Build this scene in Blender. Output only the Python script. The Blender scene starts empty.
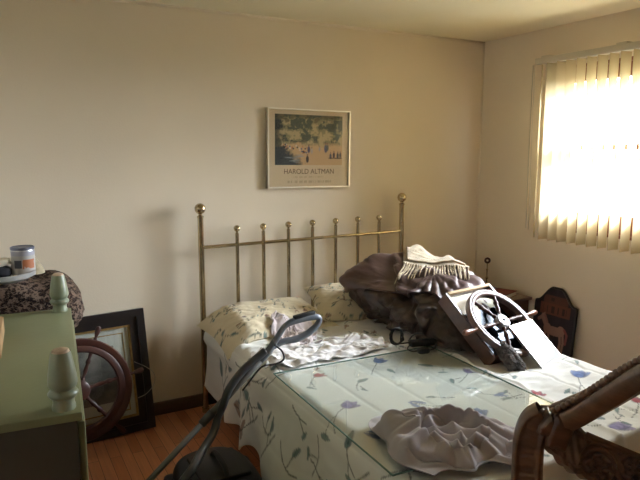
import bpy, bmesh, math, random
import numpy as np
from mathutils import Vector, Matrix, noise
PI = math.pi
R = math.radians
random.seed(7)
sc = bpy.context.scene
COL = sc.collection

# ------------------------------------------------------------------ materials
def mat(name, col, rough=0.6, metal=0.0, var=0.0, vscale=8.0, bump=0.0, bscale=60.0, spec=0.5,
        sheen=0.0, col2=None, stretch=None, coat=0.0, detail=4.0, bdist=0.01):
    m = bpy.data.materials.new(name); m.use_nodes = True
    nt = m.node_tree; n = nt.nodes; l = nt.links
    b = n['Principled BSDF']
    b.inputs['Base Color'].default_value = (*col, 1); b.inputs['Roughness'].default_value = rough
    b.inputs['Metallic'].default_value = metal; b.inputs['Specular IOR Level'].default_value = spec
    b.inputs['Sheen Weight'].default_value = sheen; b.inputs['Coat Weight'].default_value = coat; b.inputs['Coat Roughness'].default_value = 0.22
    tc = n.new('ShaderNodeTexCoord'); src = tc.outputs['Object']
    if stretch:
        mp = n.new('ShaderNodeMapping'); mp.inputs['Scale'].default_value = stretch
        l.new(src, mp.inputs['Vector']); src = mp.outputs['Vector']
    if var > 0 or col2:
        t = n.new('ShaderNodeTexNoise'); t.inputs['Scale'].default_value = vscale; t.inputs['Detail'].default_value = detail
        l.new(src, t.inputs['Vector'])
        r = n.new('ShaderNodeValToRGB'); r.color_ramp.elements[0].position = 0.33; r.color_ramp.elements[1].position = 0.67
        c2 = col2 or tuple(min(1, c * (1 + var)) for c in col)
        c1 = col if col2 else tuple(c * (1 - var) for c in col)
        r.color_ramp.elements[0].color = (*c1, 1); r.color_ramp.elements[1].color = (*c2, 1)
        l.new(t.outputs['Fac'], r.inputs['Fac']); l.new(r.outputs['Color'], b.inputs['Base Color'])
    if bump > 0:
        t2 = n.new('ShaderNodeTexNoise'); t2.inputs['Scale'].default_value = bscale; t2.inputs['Detail'].default_value = 5
        l.new(src, t2.inputs['Vector'])
        bp = n.new('ShaderNodeBump'); bp.inputs['Strength'].default_value = bump; bp.inputs['Distance'].default_value = bdist
        l.new(t2.outputs['Fac'], bp.inputs['Height']); l.new(bp.outputs['Normal'], b.inputs['Normal'])
    return m

def vcol_mat(name, rough=0.8, bump=0.15, bscale=250.0, sheen=0.0, spec=0.3):
    m = mat(name, (1, 1, 1), rough, bump=bump, bscale=bscale, sheen=sheen, spec=spec, bdist=0.004)
    n = m.node_tree.nodes
    a = n.new('ShaderNodeVertexColor'); a.layer_name = 'print'
    m.node_tree.links.new(a.outputs['Color'], n['Principled BSDF'].inputs['Base Color'])
    return m

M = {}
M['wall'] = mat('wall_paint', (0.745, 0.655, 0.515), 0.75, var=0.03, vscale=1.3, bump=0.25, bscale=120, spec=0.25, bdist=0.003)
M['wall_white'] = mat('white_bounce_paint', (0.84, 0.83, 0.79), 0.75, var=0.02, vscale=1.3, bump=0.2, bscale=120, spec=0.25, bdist=0.003)  # white made up for the unseen walls, to bounce fill light
M['panel_dark'] = mat('dark_wood_panelling', (0.07, 0.045, 0.03), 0.5, var=0.2, vscale=5, stretch=(6, 6, 0.6))
M['ceiling'] = mat('ceiling_paint', (0.80, 0.735, 0.54), 0.8, var=0.05, vscale=1.0, bump=0.3, bscale=90, spec=0.2, bdist=0.004)
M['base'] = mat('dark_baseboard_wood', (0.075, 0.045, 0.028), 0.45, var=0.2, vscale=6, stretch=(1, 8, 8))
M['brass'] = mat('aged_brass', (0.47, 0.38, 0.24), 0.18, 1.0, var=0.18, vscale=14)
M['brass_dark'] = mat('dull_brass_joint', (0.22, 0.15, 0.07), 0.4, 1.0)
M['silver'] = mat('brushed_silver_metal', (0.80, 0.76, 0.66), 0.28, 1.0)
M['wood_dark'] = mat('dark_carved_walnut', (0.14, 0.070, 0.040), 0.36, var=0.3, vscale=12, bump=0.12, bscale=45, stretch=(1, 1, 4), coat=0.9)
M['wood_bead'] = mat('lightened_bead_wood', (0.21, 0.115, 0.07), 0.3, var=0.2, vscale=20, coat=1.0, spec=0.8)  # polished; base colour lighter than the chair wood to paint in highlights
M['wood_red'] = mat('reddish_varnished_wood', (0.17, 0.065, 0.035), 0.3, var=0.25, vscale=9, coat=0.4)
M['wood_wheel'] = mat('pale_varnished_wheel_wood', (0.17, 0.105, 0.09), 0.42, var=0.2, vscale=9, coat=0.2)
M['wood_wheel_dark'] = mat('dark_wheel_wood', (0.06, 0.02, 0.014), 0.4, var=0.25, vscale=9)
M['black_wood'] = mat('black_frame_lacquer', (0.016, 0.012, 0.011), 0.35, var=0.2, vscale=8)
M['gold'] = mat('gilt_liner', (0.42, 0.30, 0.12), 0.45, 0.7, var=0.2, vscale=40)
M['green'] = mat('sage_green_enamel_paint', (0.215, 0.235, 0.125), 0.42, var=0.06, vscale=4, bump=0.06, bscale=60)
M['green_worn'] = mat('sage_green_finial_paint', (0.25, 0.285, 0.19), 0.35, var=0.1, vscale=16)
M['bare_wood'] = mat('bare_worn_wood', (0.55, 0.42, 0.30), 0.7, var=0.15, vscale=60)
M['cardboard'] = mat('tan_cardboard', (0.42, 0.27, 0.13), 0.8, var=0.08, vscale=20)
M['nickel'] = mat('nickel_knob', (0.5, 0.48, 0.42), 0.3, 1.0)
M['cream'] = mat('cream_paper', (0.72, 0.68, 0.55), 0.7, var=0.04, vscale=20)
M['white_paper'] = mat('white_sheet', (0.46, 0.46, 0.46), 0.6, var=0.015, vscale=30)
M['white_plastic'] = mat('white_metal_hub', (0.42, 0.42, 0.44), 0.3, 0.3)
M['blackplastic'] = mat('black_plastic', (0.010, 0.011, 0.013), 0.5, bump=0.05, bscale=90)
M['greyplastic'] = mat('grey_plastic_wand', (0.17, 0.165, 0.15), 0.33, 0.35, var=0.06, vscale=10)
M['darkgrey'] = mat('dark_grey_plastic', (0.055, 0.056, 0.06), 0.3, bump=0.05, bscale=80)
M['midgrey'] = mat('slate_grey_grip', (0.16, 0.18, 0.22), 0.35)
M['greycloth'] = mat('grey_knit_cloth', (0.42, 0.385, 0.39), 0.9, var=0.06, vscale=12, bump=0.3, bscale=400, sheen=0.2, bdist=0.002)
M['lilac'] = mat('lilac_cotton', (0.58, 0.51, 0.52), 0.85, var=0.06, vscale=12, bump=0.2, bscale=300, sheen=0.2, bdist=0.002)
M['comforter'] = mat('plum_brown_satin_quilt', (0.050, 0.030, 0.023), 0.45, var=0.5, vscale=14, bump=0.6, bscale=30, sheen=0.03, spec=0.6)
M['comforter_face'] = mat('plum_satin_face', (0.085, 0.046, 0.042), 0.38, var=0.16, vscale=5, bump=0.25, bscale=22, sheen=0.06, spec=0.7)
M['whitesheet'] = mat('white_cotton', (0.70, 0.68, 0.66), 0.85, var=0.03, vscale=10, bump=0.2, bscale=200, bdist=0.003)
M['throw'] = mat('cream_wool_throw', (0.46, 0.385, 0.265), 0.95, var=0.18, vscale=30, bump=0.8, bscale=160, sheen=0.3, bdist=0.006)
M['spring'] = mat('pale_box_spring_ticking', (0.5, 0.47, 0.4), 0.9, var=0.05, vscale=20)
M['fur'] = mat('dark_shaggy_fur', (0.045, 0.04, 0.038), 0.95, col2=(0.20, 0.175, 0.16), vscale=60, bump=1.0, bscale=140, bdist=0.02)
M['book_red'] = mat('oxblood_book_cloth', (0.16, 0.035, 0.025), 0.6, var=0.1)
M['book_tan'] = mat('tan_book_cloth', (0.44, 0.30, 0.16), 0.7, var=0.1)
M['night'] = mat('dark_mahogany', (0.085, 0.038, 0.024), 0.35, var=0.25, vscale=7, stretch=(1, 5, 5), coat=0.3)
M['redwood'] = mat('stained_redwood_sash', (0.22, 0.075, 0.04), 0.5, var=0.2, vscale=8)
M['storm'] = mat('white_storm_sash', (0.75, 0.73, 0.70), 0.5)
M['rail_metal'] = mat('ivory_headrail', (0.55, 0.50, 0.40), 0.45)
M['tin'] = mat('can_tin', (0.55, 0.55, 0.56), 0.35, 0.8)
M['bluelid'] = mat('blue_can_lid', (0.16, 0.17, 0.23), 0.35, 0.4)
M['greydish'] = mat('pale_grey_dish', (0.36, 0.36, 0.35), 0.4)
M['strawcone'] = mat('straw_weave', (0.35, 0.30, 0.20), 0.85, var=0.15, vscale=60)
M['picwire'] = mat('picture_wire', (0.5, 0.48, 0.44), 0.35, 0.9)
M['ground'] = mat('outside_ground', (0.24, 0.23, 0.18), 0.95, var=0.2, vscale=0.6)

def floor_mat():
    m = mat('red_oak_strip_floor', (0.2, 0.07, 0.03), 0.32, coat=0.2)
    n = m.node_tree.nodes; l = m.node_tree.links; b = n['Principled BSDF']
    tc = n.new('ShaderNodeTexCoord'); mp = n.new('ShaderNodeMapping')
    mp.inputs['Rotation'].default_value = (0, 0, PI / 2)
    l.new(tc.outputs['Object'], mp.inputs['Vector'])
    br = n.new('ShaderNodeTexBrick'); br.inputs['Scale'].default_value = 1
    br.inputs['Brick Width'].default_value = 0.9; br.inputs['Row Height'].default_value = 0.057
    br.inputs['Mortar Size'].default_value = 0.0012; br.inputs['Bias'].default_value = 0.1
    br.inputs['Color1'].default_value = (0.50, 0.175, 0.075, 1); br.inputs['Color2'].default_value = (0.72, 0.30, 0.145, 1)
    br.inputs['Mortar'].default_value = (0.04, 0.015, 0.01, 1)
    l.new(mp.outputs['Vector'], br.inputs['Vector'])
    ns = n.new('ShaderNodeTexNoise'); ns.inputs['Scale'].default_value = 6; ns.inputs['Detail'].default_value = 8
    m2 = n.new('ShaderNodeMapping'); m2.inputs['Scale'].default_value = (12, 0.7, 1)
    l.new(tc.outputs['Object'], m2.inputs['Vector']); l.new(m2.outputs['Vector'], ns.inputs['Vector'])
    mx = n.new('ShaderNodeMixRGB'); mx.blend_type = 'MULTIPLY'; mx.inputs['Fac'].default_value = 0.45
    l.new(br.outputs['Color'], mx.inputs['Color1']); l.new(ns.outputs['Fac'], mx.inputs['Color2'])
    l.new(mx.outputs['Color'], b.inputs['Base Color'])
    return m
M['floor'] = floor_mat()

def vane_mat():
    m = bpy.data.materials.new('ivory_blind_fabric'); m.use_nodes = True
    n = m.node_tree.nodes; l = m.node_tree.links; n.remove(n['Principled BSDF'])
    out = n['Material Output']
    d = n.new('ShaderNodeBsdfDiffuse'); d.inputs['Color'].default_value = (0.50, 0.43, 0.28, 1)
    t = n.new('ShaderNodeBsdfTranslucent'); t.inputs['Color'].default_value = (0.55, 0.43, 0.22, 1)
    mx = n.new('ShaderNodeMixShader'); mx.inputs['Fac'].default_value = 0.35
    l.new(d.outputs[0], mx.inputs[1]); l.new(t.outputs[0], mx.inputs[2]); l.new(mx.outputs[0], out.inputs['Surface'])
    return m
M['vane'] = vane_mat()

def glass_mat(name, tint, ior=1.5, rough=0.0):
    m = bpy.data.materials.new(name); m.use_nodes = True
    n = m.node_tree.nodes; l = m.node_tree.links; n.remove(n['Principled BSDF'])
    out = n['Material Output']
    t = n.new('ShaderNodeBsdfTransparent'); t.inputs['Color'].default_value = (*tint, 1)
    g = n.new('ShaderNodeBsdfGlossy'); g.inputs['Roughness'].default_value = rough
    f = n.new('ShaderNodeFresnel'); ge = n.new('ShaderNodeNewGeometry')
    mr = n.new('ShaderNodeMapRange'); mr.inputs['To Min'].default_value = ior; mr.inputs['To Max'].default_value = 1 / ior
    l.new(ge.outputs['Backfacing'], mr.inputs['Value']); l.new(mr.outputs['Result'], f.inputs['IOR'])
    mx = n.new('ShaderNodeMixShader')
    l.new(f.outputs[0], mx.inputs['Fac']); l.new(t.outputs[0], mx.inputs[1]); l.new(g.outputs[0], mx.inputs[2])
    l.new(mx.outputs[0], out.inputs['Surface'])
    return m
M['pane'] = glass_mat('window_glass', (0.96, 0.97, 0.97), 1.45)
M['sheetglass'] = glass_mat('greenish_sheet_glass', (0.965, 0.985, 0.972), 1.5)
M['picglass'] = glass_mat('picture_glass', (0.97, 0.97, 0.97), 1.4)
M['mirror'] = mat('dim_mirror', (0.022, 0.026, 0.031), 0.10, 1.0)
M['greenedge'] = mat('green_glass_edge', (0.16, 0.27, 0.24), 0.15)

def leopard_mat():
    m = mat('leopard_print_plush', (0.3, 0.2, 0.1), 0.95, bump=0.5, bscale=120, spec=0.1)
    n = m.node_tree.nodes; l = m.node_tree.links; b = n['Principled BSDF']
    tc = n.new('ShaderNodeTexCoord'); v = n.new('ShaderNodeTexVoronoi'); v.inputs['Scale'].default_value = 64
    ns = n.new('ShaderNodeTexNoise'); ns.inputs['Scale'].default_value = 70
    ad = n.new('ShaderNodeMixRGB'); ad.blend_type = 'ADD'; ad.inputs['Fac'].default_value = 0.03
    l.new(tc.outputs['Object'], ad.inputs['Color1']); l.new(ns.outputs['Color'], ad.inputs['Color2'])
    l.new(ad.outputs['Color'], v.inputs['Vector'])
    r = n.new('ShaderNodeValToRGB'); e = r.color_ramp.elements
    e[0].position = 0.0; e[0].color = (0.16, 0.09, 0.055, 1)
    e[1].position = 0.28; e[1].color = (0.012, 0.009, 0.009, 1)
    k = e.new(0.50); k.color = (0.016, 0.011, 0.011, 1)
    k = e.new(0.56); k.color = (0.17, 0.12, 0.09, 1)
    l.new(v.outputs['Distance'], r.inputs['Fac']); l.new(r.outputs['Color'], b.inputs['Base Color'])
    return m
M['leopard'] = leopard_mat()

def dots_mat():
    m = mat('black_polka_dot_cloth', (0.01, 0.01, 0.014), 0.85)
    n = m.node_tree.nodes; l = m.node_tree.links; b = n['Principled BSDF']
    tc = n.new('ShaderNodeTexCoord'); v = n.new('ShaderNodeTexVoronoi'); v.inputs['Scale'].default_value = 40
    v.inputs['Randomness'].default_value = 0.5
    l.new(tc.outputs['Object'], v.inputs['Vector'])
    r = n.new('ShaderNodeValToRGB'); e = r.color_ramp.elements
    e[0].position = 0.20; e[0].color = (0.75, 0.73, 0.68, 1); e[1].position = 0.26; e[1].color = (0.012, 0.012, 0.018, 1)
    l.new(v.outputs['Distance'], r.inputs['Fac']); l.new(r.outputs['Color'], b.inputs['Base Color'])
    return m
M['dots'] = dots_mat()
M['floral'] = vcol_mat('floral_print_cotton', 0.82, 0.2, 220, sheen=0.1)
M['poster'] = vcol_mat('poster_print', 0.7, 0.0)
M['can_label'] = vcol_mat('can_label_print', 0.45, 0.0)
M['sign_paint'] = vcol_mat('painted_sign_board', 0.55, 0.1, 60)

# ------------------------------------------------------------------ object helpers
def link(name, me, m, parent=None, smooth=False, loc=None, rot=None):
    if isinstance(me, bmesh.types.BMesh):
        bm = me; bmesh.ops.recalc_face_normals(bm, faces=bm.faces)
        me = bpy.data.meshes.new(name); bm.to_mesh(me); bm.free()
    o = bpy.data.objects.new(name, me); COL.objects.link(o)
    if m is not None: me.materials.append(M[m] if isinstance(m, str) else m)
    if smooth:
        for p in me.polygons: p.use_smooth = True
    if parent: o.parent = parent
    if loc: o.location = loc
    if rot: o.rotation_euler = rot
    return o

def auto(o, ang=40):
    me = o.data
    for p in me.polygons: p.use_smooth = True
    try: me.set_sharp_from_angle(angle=R(ang))
    except Exception: pass
    return o

def tag(o, label, cat, group=None):
    o['label'] = label; o['category'] = cat
    if group: o['group'] = group
    return o

def thing(name, label, cat, loc=(0, 0, 0), rot=(0, 0, 0), group=None):
    o = bpy.data.objects.new(name, None); COL.objects.link(o)
    o.location = loc; o.rotation_euler = rot; o.empty_display_size = 0.05
    return tag(o, label, cat, group)

def struct(o):
    o['kind'] = 'structure'; return o

def box(bm, a, b, mtx=None, bev=0.0, seg=2):
    r = bmesh.ops.create_cube(bm, size=1)
    vs = r['verts']
    c = [(a[i] + b[i]) / 2 for i in range(3)]; s = [abs(b[i] - a[i]) for i in range(3)]
    bmesh.ops.scale(bm, vec=s, verts=vs); bmesh.ops.translate(bm, vec=c, verts=vs)
    if bev > 0:
        es = list({e for v in vs for e in v.link_edges})
        q = bmesh.ops.bevel(bm, geom=es, offset=bev, segments=seg, affect='EDGES', profile=0.5)
        vs = list({v for v in q['verts']} | {v for v in vs if v.is_valid})
    if mtx is not None: bmesh.ops.transform(bm, matrix=mtx, verts=[v for v in vs if v.is_valid])
    return vs

def boxo(name, a, b, m, parent=None, bev=0.0, loc=None, rot=None):
    bm = bmesh.new(); box(bm, a, b, None, bev)
    return auto(link(name, bm, m, parent, loc=loc, rot=rot))

def lathe(bm, prof, seg=24, mtx=None):
    rings = []
    for r, z in prof:
        if r < 1e-6: rings.append([bm.verts.new((0, 0, z))])
        else: rings.append([bm.verts.new((r * math.cos(2 * PI * i / seg), r * math.sin(2 * PI * i / seg), z)) for i in range(seg)])
    for A, B in zip(rings, rings[1:]):
        for i in range(seg):
            j = (i + 1) % seg
            if len(A) == 1 and len(B) == 1: continue
            if len(A) == 1: bm.faces.new((A[0], B[i], B[j]))
            elif len(B) == 1: bm.faces.new((A[i], A[j], B[0]))
            else: bm.faces.new((A[i], A[j], B[j], B[i]))
    vs = [v for r in rings for v in r]
    if mtx is not None: bmesh.ops.transform(bm, matrix=mtx, verts=vs)
    return vs

def latheo(name, prof, m, parent=None, seg=24, loc=None, rot=None, ang=40):
    bm = bmesh.new(); lathe(bm, prof, seg)
    return auto(link(name, bm, m, parent, loc=loc, rot=rot), ang)

def ball(r, n=10, z0=0.0):
    return [(r * math.sin(PI * i / n) if 0 < i < n else 0, z0 - r * math.cos(PI * i / n)) for i in range(n + 1)]

def catmull(pts, n=8):
    P = [Vector(p) for p in pts]
    P = [P[0] * 2 - P[1]] + P + [P[-1] * 2 - P[-2]]
    out = []
    for i in range(1, len(P) - 2):
        for k in range(n):
            t = k / n; a, b, c, d = P[i - 1], P[i], P[i + 1], P[i + 2]
            out.append(0.5 * ((2 * b) + (c - a) * t + (2 * a - 5 * b + 4 * c - d) * t * t + (3 * b - a - 3 * c + d) * t ** 3))
    out.append(P[-2]); return out

def sweep(bm, path, prof, up=Vector((0, 0, 1)), closed=False, scale=None, cap=True):
    """prof: list of (side, up) offsets; path: list of points"""
    n = len(path); rings = []
    for i, p in enumerate(path):
        if closed: t = path[(i + 1) % n] - path[i - 1]
        else: t = path[min(i + 1, n - 1)] - path[max(i - 1, 0)]
        t.normalize(); s = t.cross(up)
        if s.length < 1e-4: s = t.cross(Vector((1, 0, 0)))
        s.normalize(); u = s.cross(t).normalized()
        k = scale[i] if scale else 1
        rings.append([bm.verts.new(p + s * (a * k) + u * (b * k)) for a, b in prof])
    m = len(prof)
    rng = range(n) if closed else range(n - 1)
    for i in rng:
        A, B = rings[i], rings[(i + 1) % n]
        for j in range(m):
            bm.faces.new((A[j], A[(j + 1) % m], B[(j + 1) % m], B[j]))
    if not closed and cap:
        bm.faces.new(rings[0][::-1]); bm.faces.new(rings[-1])

def circ(r, n=10):
    return [(r * math.cos(2 * PI * i / n), r * math.sin(2 * PI * i / n)) for i in range(n)]

def tubeo(name, pts, r, m, parent=None, n=10, sub=8, closed=False, scale=None, up=(0, 0, 1)):
    bm = bmesh.new(); path = catmull(pts, sub) if sub else [Vector(p) for p in pts]
    if scale:
        L = len(path); ks = [np.interp(i / (L - 1), np.linspace(0, 1, len(scale)), scale) for i in range(L)]
    else: ks = None
    sweep(bm, path, circ(r, n), Vector(up), closed, ks)
    return link(name, bm, m, parent, smooth=True)

def prism(bm, poly, z0, z1, mtx=None):
    a = [bm.verts.new((x, y, z0)) for x, y in poly]; b = [bm.verts.new((x, y, z1)) for x, y in poly]
    bm.faces.new(a[::-1]); bm.faces.new(b); n = len(poly)
    for i in range(n): bm.faces.new((a[i], a[(i + 1) % n], b[(i + 1) % n], b[i]))
    if mtx is not None: bmesh.ops.transform(bm, matrix=mtx, verts=a + b)

def grid_mesh(name, P, closed_u=False):
    """P: (nu, nv, 3) array -> mesh"""
    nu, nv = P.shape[:2]; idx = np.arange(nu * nv).reshape(nu, nv)
    i0 = idx if closed_u else idx[:-1]
    i1 = np.roll(idx, -1, 0) if closed_u else idx[1:]
    f = np.stack([i0[:, :-1], i1[:, :-1], i1[:, 1:], i0[:, 1:]], -1).reshape(-1, 4)
    me = bpy.data.meshes.new(name)
    me.vertices.add(nu * nv); me.vertices.foreach_set('co', P.astype(np.float32).ravel())
    me.loops.add(len(f) * 4); me.loops.foreach_set('vertex_index', f.astype(np.int32).ravel())
    me.polygons.add(len(f)); me.polygons.foreach_set('loop_start', np.arange(0, len(f) * 4, 4, dtype=np.int32))
    me.polygons.foreach_set('loop_total', np.full(len(f), 4, dtype=np.int32))
    me.update(calc_edges=True); me.validate(); return me

def set_print(me, C):
    a = me.color_attributes.new('print', 'FLOAT_COLOR', 'POINT')
    c = np.ones((len(me.vertices), 4), np.float32); c[:, :3] = C.reshape(-1, 3)
    a.data.foreach_set('color', c.ravel())

def noise2(X, Y, scale, seed=0.0):
    out = np.empty(X.size)
    for i, (x, y) in enumerate(zip(X.ravel(), Y.ravel())):
        out[i] = noise.noise((x * scale, y * scale, seed))
    return out.reshape(X.shape)

def vnoise(X, Y, scale, seed=0):
    """fast vectorised value noise, about -1..1"""
    rng = np.random.default_rng(seed); T = rng.uniform(-1, 1, (64, 64))
    x = X * scale + 1000; y = Y * scale + 1000
    xi = np.floor(x).astype(int); yi = np.floor(y).astype(int); fx = x - xi; fy = y - yi
    fx = fx * fx * (3 - 2 * fx); fy = fy * fy * (3 - 2 * fy)
    g = lambda a, b: T[a % 64, b % 64]
    return (g(xi, yi) * (1 - fx) + g(xi + 1, yi) * fx) * (1 - fy) + (g(xi, yi + 1) * (1 - fx) + g(xi + 1, yi + 1) * fx) * fy

def fbm(X, Y, scale, seed=0, o=3):
    return sum(vnoise(X, Y, scale * 2 ** k, seed + k) / 2 ** k for k in range(o))

def lumpy(name, c, rx, ry, rz, m, seed, parent=None, e=0.6, amp=0.06, ns=2.2, nu=72, nv=40, squash=None, loc=None):
    """superellipsoid with cloth lumps"""
    u = np.linspace(0, 2 * PI, nu, endpoint=False); v = np.linspace(-PI / 2, PI / 2, nv)
    Ug, Vg = np.meshgrid(u, v, indexing='ij')
    sp = lambda t, p: np.sign(t) * np.abs(t) ** p
    cx = sp(np.cos(Vg), e) * sp(np.cos(Ug), e); cy = sp(np.cos(Vg), e) * sp(np.sin(Ug), e); cz = sp(np.sin(Vg), e)
    P = np.stack([cx, cy, cz], -1)
    n = np.zeros(cx.shape)
    for i in np.ndindex(cx.shape):
        p = P[i]; n[i] = noise.fractal((p[0] * ns + seed, p[1] * ns, p[2] * ns), 1.0, 2.0, 3)
    P = P * (1 + amp * n)[..., None] * np.array((rx, ry, rz))
    if squash: P = squash(P)
    P += np.array(c)
    return link(name, grid_mesh(name, P, closed_u=True), m, parent, smooth=True, loc=loc)

def sstep(a, b, x):
    t = np.clip((x - a) / (b - a), 0, 1); return t * t * (3 - 2 * t)

# ------------------------------------------------------------------ the room
WX, WB, XL, YR, H = 3.384, 3.569, -0.47, -1.25, 2.44
T = 0.12
struct(boxo('floor', (XL - T, YR - T, -0.1), (WX + T, WB + T, 0), 'floor'))
struct(boxo('ceiling', (XL - T, YR - T, H), (WX + T, WB + T, H + 0.1), 'ceiling'))
struct(boxo('wall_back', (XL - T, WB, 0), (WX + T, WB + T, H), 'wall'))
struct(boxo('wall_left', (XL - T, YR, 0), (XL, WB, H), 'wall_white'))
struct(boxo('wall_front', (XL - T, YR - T, 0), (WX + T, YR, H), 'wall_white'))
WY0, WY1, WZ0, WZ1 = 1.50, 2.885, 1.10, 2.17
bm = bmesh.new()
ys = [YR, WY0, WY1, WB]; zs = [0, WZ0, WZ1, H]
for i in range(3):
    for k in range(3):
        if i == 1 and k == 1: continue
        box(bm, (WX, ys[i], zs[k]), (WX + T, ys[i + 1], zs[k + 1]))
bmesh.ops.remove_doubles(bm, verts=bm.verts, dist=1e-5)
dead = [f for f in bm.faces if len([g for g in bm.faces if g is not f and (g.calc_center_median() - f.calc_center_median()).length < 1e-4]) > 0]
bmesh.ops.delete(bm, geom=dead, context='FACES')
struct(link('wall_right', bm, 'wall'))
def basebd(name, a, b):
    struct(boxo(name, a, b, 'base', bev=0.006))
basebd('baseboard_back', (XL, WB - 0.016, 0), (WX, WB, 0.085))
basebd('baseboard_right', (WX - 0.016, YR, 0), (WX, WB - 0.016, 0.085))
basebd('baseboard_left', (XL, YR, 0), (XL + 0.016, WB - 0.016, 0.085))
# small cove bead where back wall meets the ceiling, and a corner bead
bm = bmesh.new(); sweep(bm, [Vector((XL, WB - 0.004, H - 0.006)), Vector((WX, WB - 0.004, H - 0.006))], circ(0.009, 8))
struct(link('trim_1', bm, 'wall', smooth=True))
bm = bmesh.new(); sweep(bm, [Vector((WX - 0.003, WB - 0.003, 0.09)), Vector((WX - 0.003, WB - 0.003, H))], circ(0.007, 8), up=Vector((1, 0, 0)))
struct(link('trim_2', bm, 'wall', smooth=True))

# window: stained redwood sashes, white storm sash outside, glass
win = bpy.data.objects.new('window_1', None); COL.objects.link(win); struct(win)
def ring_frame(bm, x0, x1, y0, y1, z0, z1, w, wb=None, wt=None):
    wb = wb or w; wt = wt or w
    box(bm, (x0, y0, z0), (x1, y1, z0 + wb)); box(bm, (x0, y0, z1 - wt), (x1, y1, z1))
    box(bm, (x0, y0, z0 + wb), (x1, y0 + w, z1 - wt)); box(bm, (x0, y1 - w, z0 + wb), (x1, y1, z1 - wt))
zm = 1.64
bm = bmesh.new(); ring_frame(bm, WX + 0.0, WX + T, WY0, WY1, WZ0, WZ1, 0.022); link('window_frame', bm, 'redwood', win)
bm = bmesh.new(); ring_frame(bm, WX + 0.035, WX + 0.07, WY0 + 0.022, WY1 - 0.022, zm - 0.02, WZ1 - 0.022, 0.045, 0.035, 0.085); link('upper_sash', bm, 'redwood', win)
bm = bmesh.new(); ring_frame(bm, WX + 0.005, WX + 0.034, WY0 + 0.022, WY1 - 0.022, WZ0 + 0.022, zm + 0.018, 0.045, 0.095, 0.035); link('lower_sash', bm, 'redwood', win)
bm = bmesh.new(); ring_frame(bm, WX + 0.08, WX + 0.1, WY0 + 0.022, WY1 - 0.022, WZ0 + 0.022, WZ1 - 0.022, 0.03, 0.03, 0.03); box(bm, (WX + 0.08, WY0 + 0.05, zm - 0.012), (WX + 0.1, WY1 - 0.05, zm + 0.012)); link('storm_sash', bm, 'storm', win)
boxo('glass_pane', (WX + 0.052, WY0 + 0.06, zm), (WX + 0.055, WY1 - 0.06, WZ1 - 0.1), 'pane', win)
boxo('glass_pane', (WX + 0.018, WY0 + 0.06, WZ0 + 0.11), (WX + 0.021, WY1 - 0.06, zm), 'pane', win)
boxo('window_sill', (WX - 0.012, WY0 - 0.03, WZ0 - 0.022), (WX + 0.02, WY1 + 0.03, WZ0), 'redwood', win, bev=0.004)
g = boxo('ground', (WX + 0.4, -30, -0.9), (60, 40, -0.8), 'ground'); struct(g)

# vertical blind
bl = thing('vertical_blind', 'ivory vertical blind with its vanes turned open across the sunlit window', 'blind', (3.30, 2.955, 2.21))
boxo('headrail', (-0.022, -1.62, -0.018), (0.022, 0.015, 0.022), 'rail_metal', bl, bev=0.004)
for y in (-0.07, -0.62, -1.15):
    boxo('bracket', (-0.02, y - 0.035, 0.021), (0.083, y + 0.035, 0.033), 'rail_metal', bl, bev=0.003)
nv = 21
for i in range(nv):
    yy = -0.035 - i * 0.076
    zt, zb = -0.02, 1.017 - 2.21
    w = 0.0445; cols = 7; rows = 2
    P = np.zeros((cols, rows, 3)); ang = R(random.uniform(-5, 5)) + (R(38) if i == 0 else 0)
    for c in range(cols):
        t = -1 + 2 * c / (cols - 1)
        x = t * w; y = 0.006 * (1 - t * t) 
        P[c, :, 0] = x * math.cos(ang) - y * math.sin(ang); P[c, :, 1] = yy + x * math.sin(ang) + y * math.cos(ang)
        P[c, 0, 2] = zt; P[c, 1, 2] = zb
    v = link('vane', grid_mesh('vane', P), 'vane', bl, smooth=True)
tubeo('tilt_wand', [(-0.02, 0.028, -0.02), (-0.02, 0.03, -0.6), (-0.02, 0.022, -1.13)], 0.0035, 'rail_metal', bl, n=6, sub=1)
tubeo('pull_cord', [(0.02, 0.05, -0.01), (0.03, 0.052, -0.7), (0.03, 0.045, -1.15)], 0.002, 'rail_metal', bl, n=5, sub=1)

# ------------------------------------------------------------------ brass bed
bed = thing('brass_bed', 'brass bed with ball finials on posts and spindles of its headboard', 'bed', (1.825, 3.47, 0))
L = lambda x, y, z: (x - 1.825, y - 3.47, z)
for x, zt in ((1.085, 1.27), (2.566, 1.285)):
    p = latheo('post', [(0, 0.0), (0.022, 0.0), (0.022, 0.03), (0.0175, 0.032), (0.0175, zt - 0.05), (0.020, zt - 0.048), (0.020, zt - 0.04), (0.0115, zt - 0.035), (0.0115, zt - 0.02), (0, zt - 0.02)], 'brass', bed, 20, L(x, 3.47, 0))
    latheo('ball_finial', ball(0.033, 14), 'brass', p, 24, (0, 0, zt + 0.004), ang=80)
def rail(name, z, z2, r):
    bm = bmesh.new(); sweep(bm, [Vector(L(1.085, 3.47, z)), Vector(L(2.566, 3.47, z2))], circ(r, 14))
    auto(link(name, bm, 'brass', bed))
rail('top_rail', 1.04, 1.048, 0.0105); rail('lower_rail', 0.36, 0.36, 0.0105)
for i in range(7):
    x = 1.315 + i * 0.1762; zt = 1.142 + 0.002 * i
    s = latheo('spindle', [(0, 0.36), (0.0115, 0.36), (0.0115, zt - 0.03), (0.0075, zt - 0.027), (0.0075, zt - 0.012), (0, zt - 0.012)], 'brass', bed, 14, L(x, 3.47, 0))
    latheo('ball_finial', ball(0.0205, 12), 'brass', s, 20, (0, 0, zt), ang=80)
for x in (1.12, 2.53): boxo('side_rail', L(x - 0.016, 1.35, 0.2), L(x + 0.016, 3.45, 0.24), 'blackplastic', bed)
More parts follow.
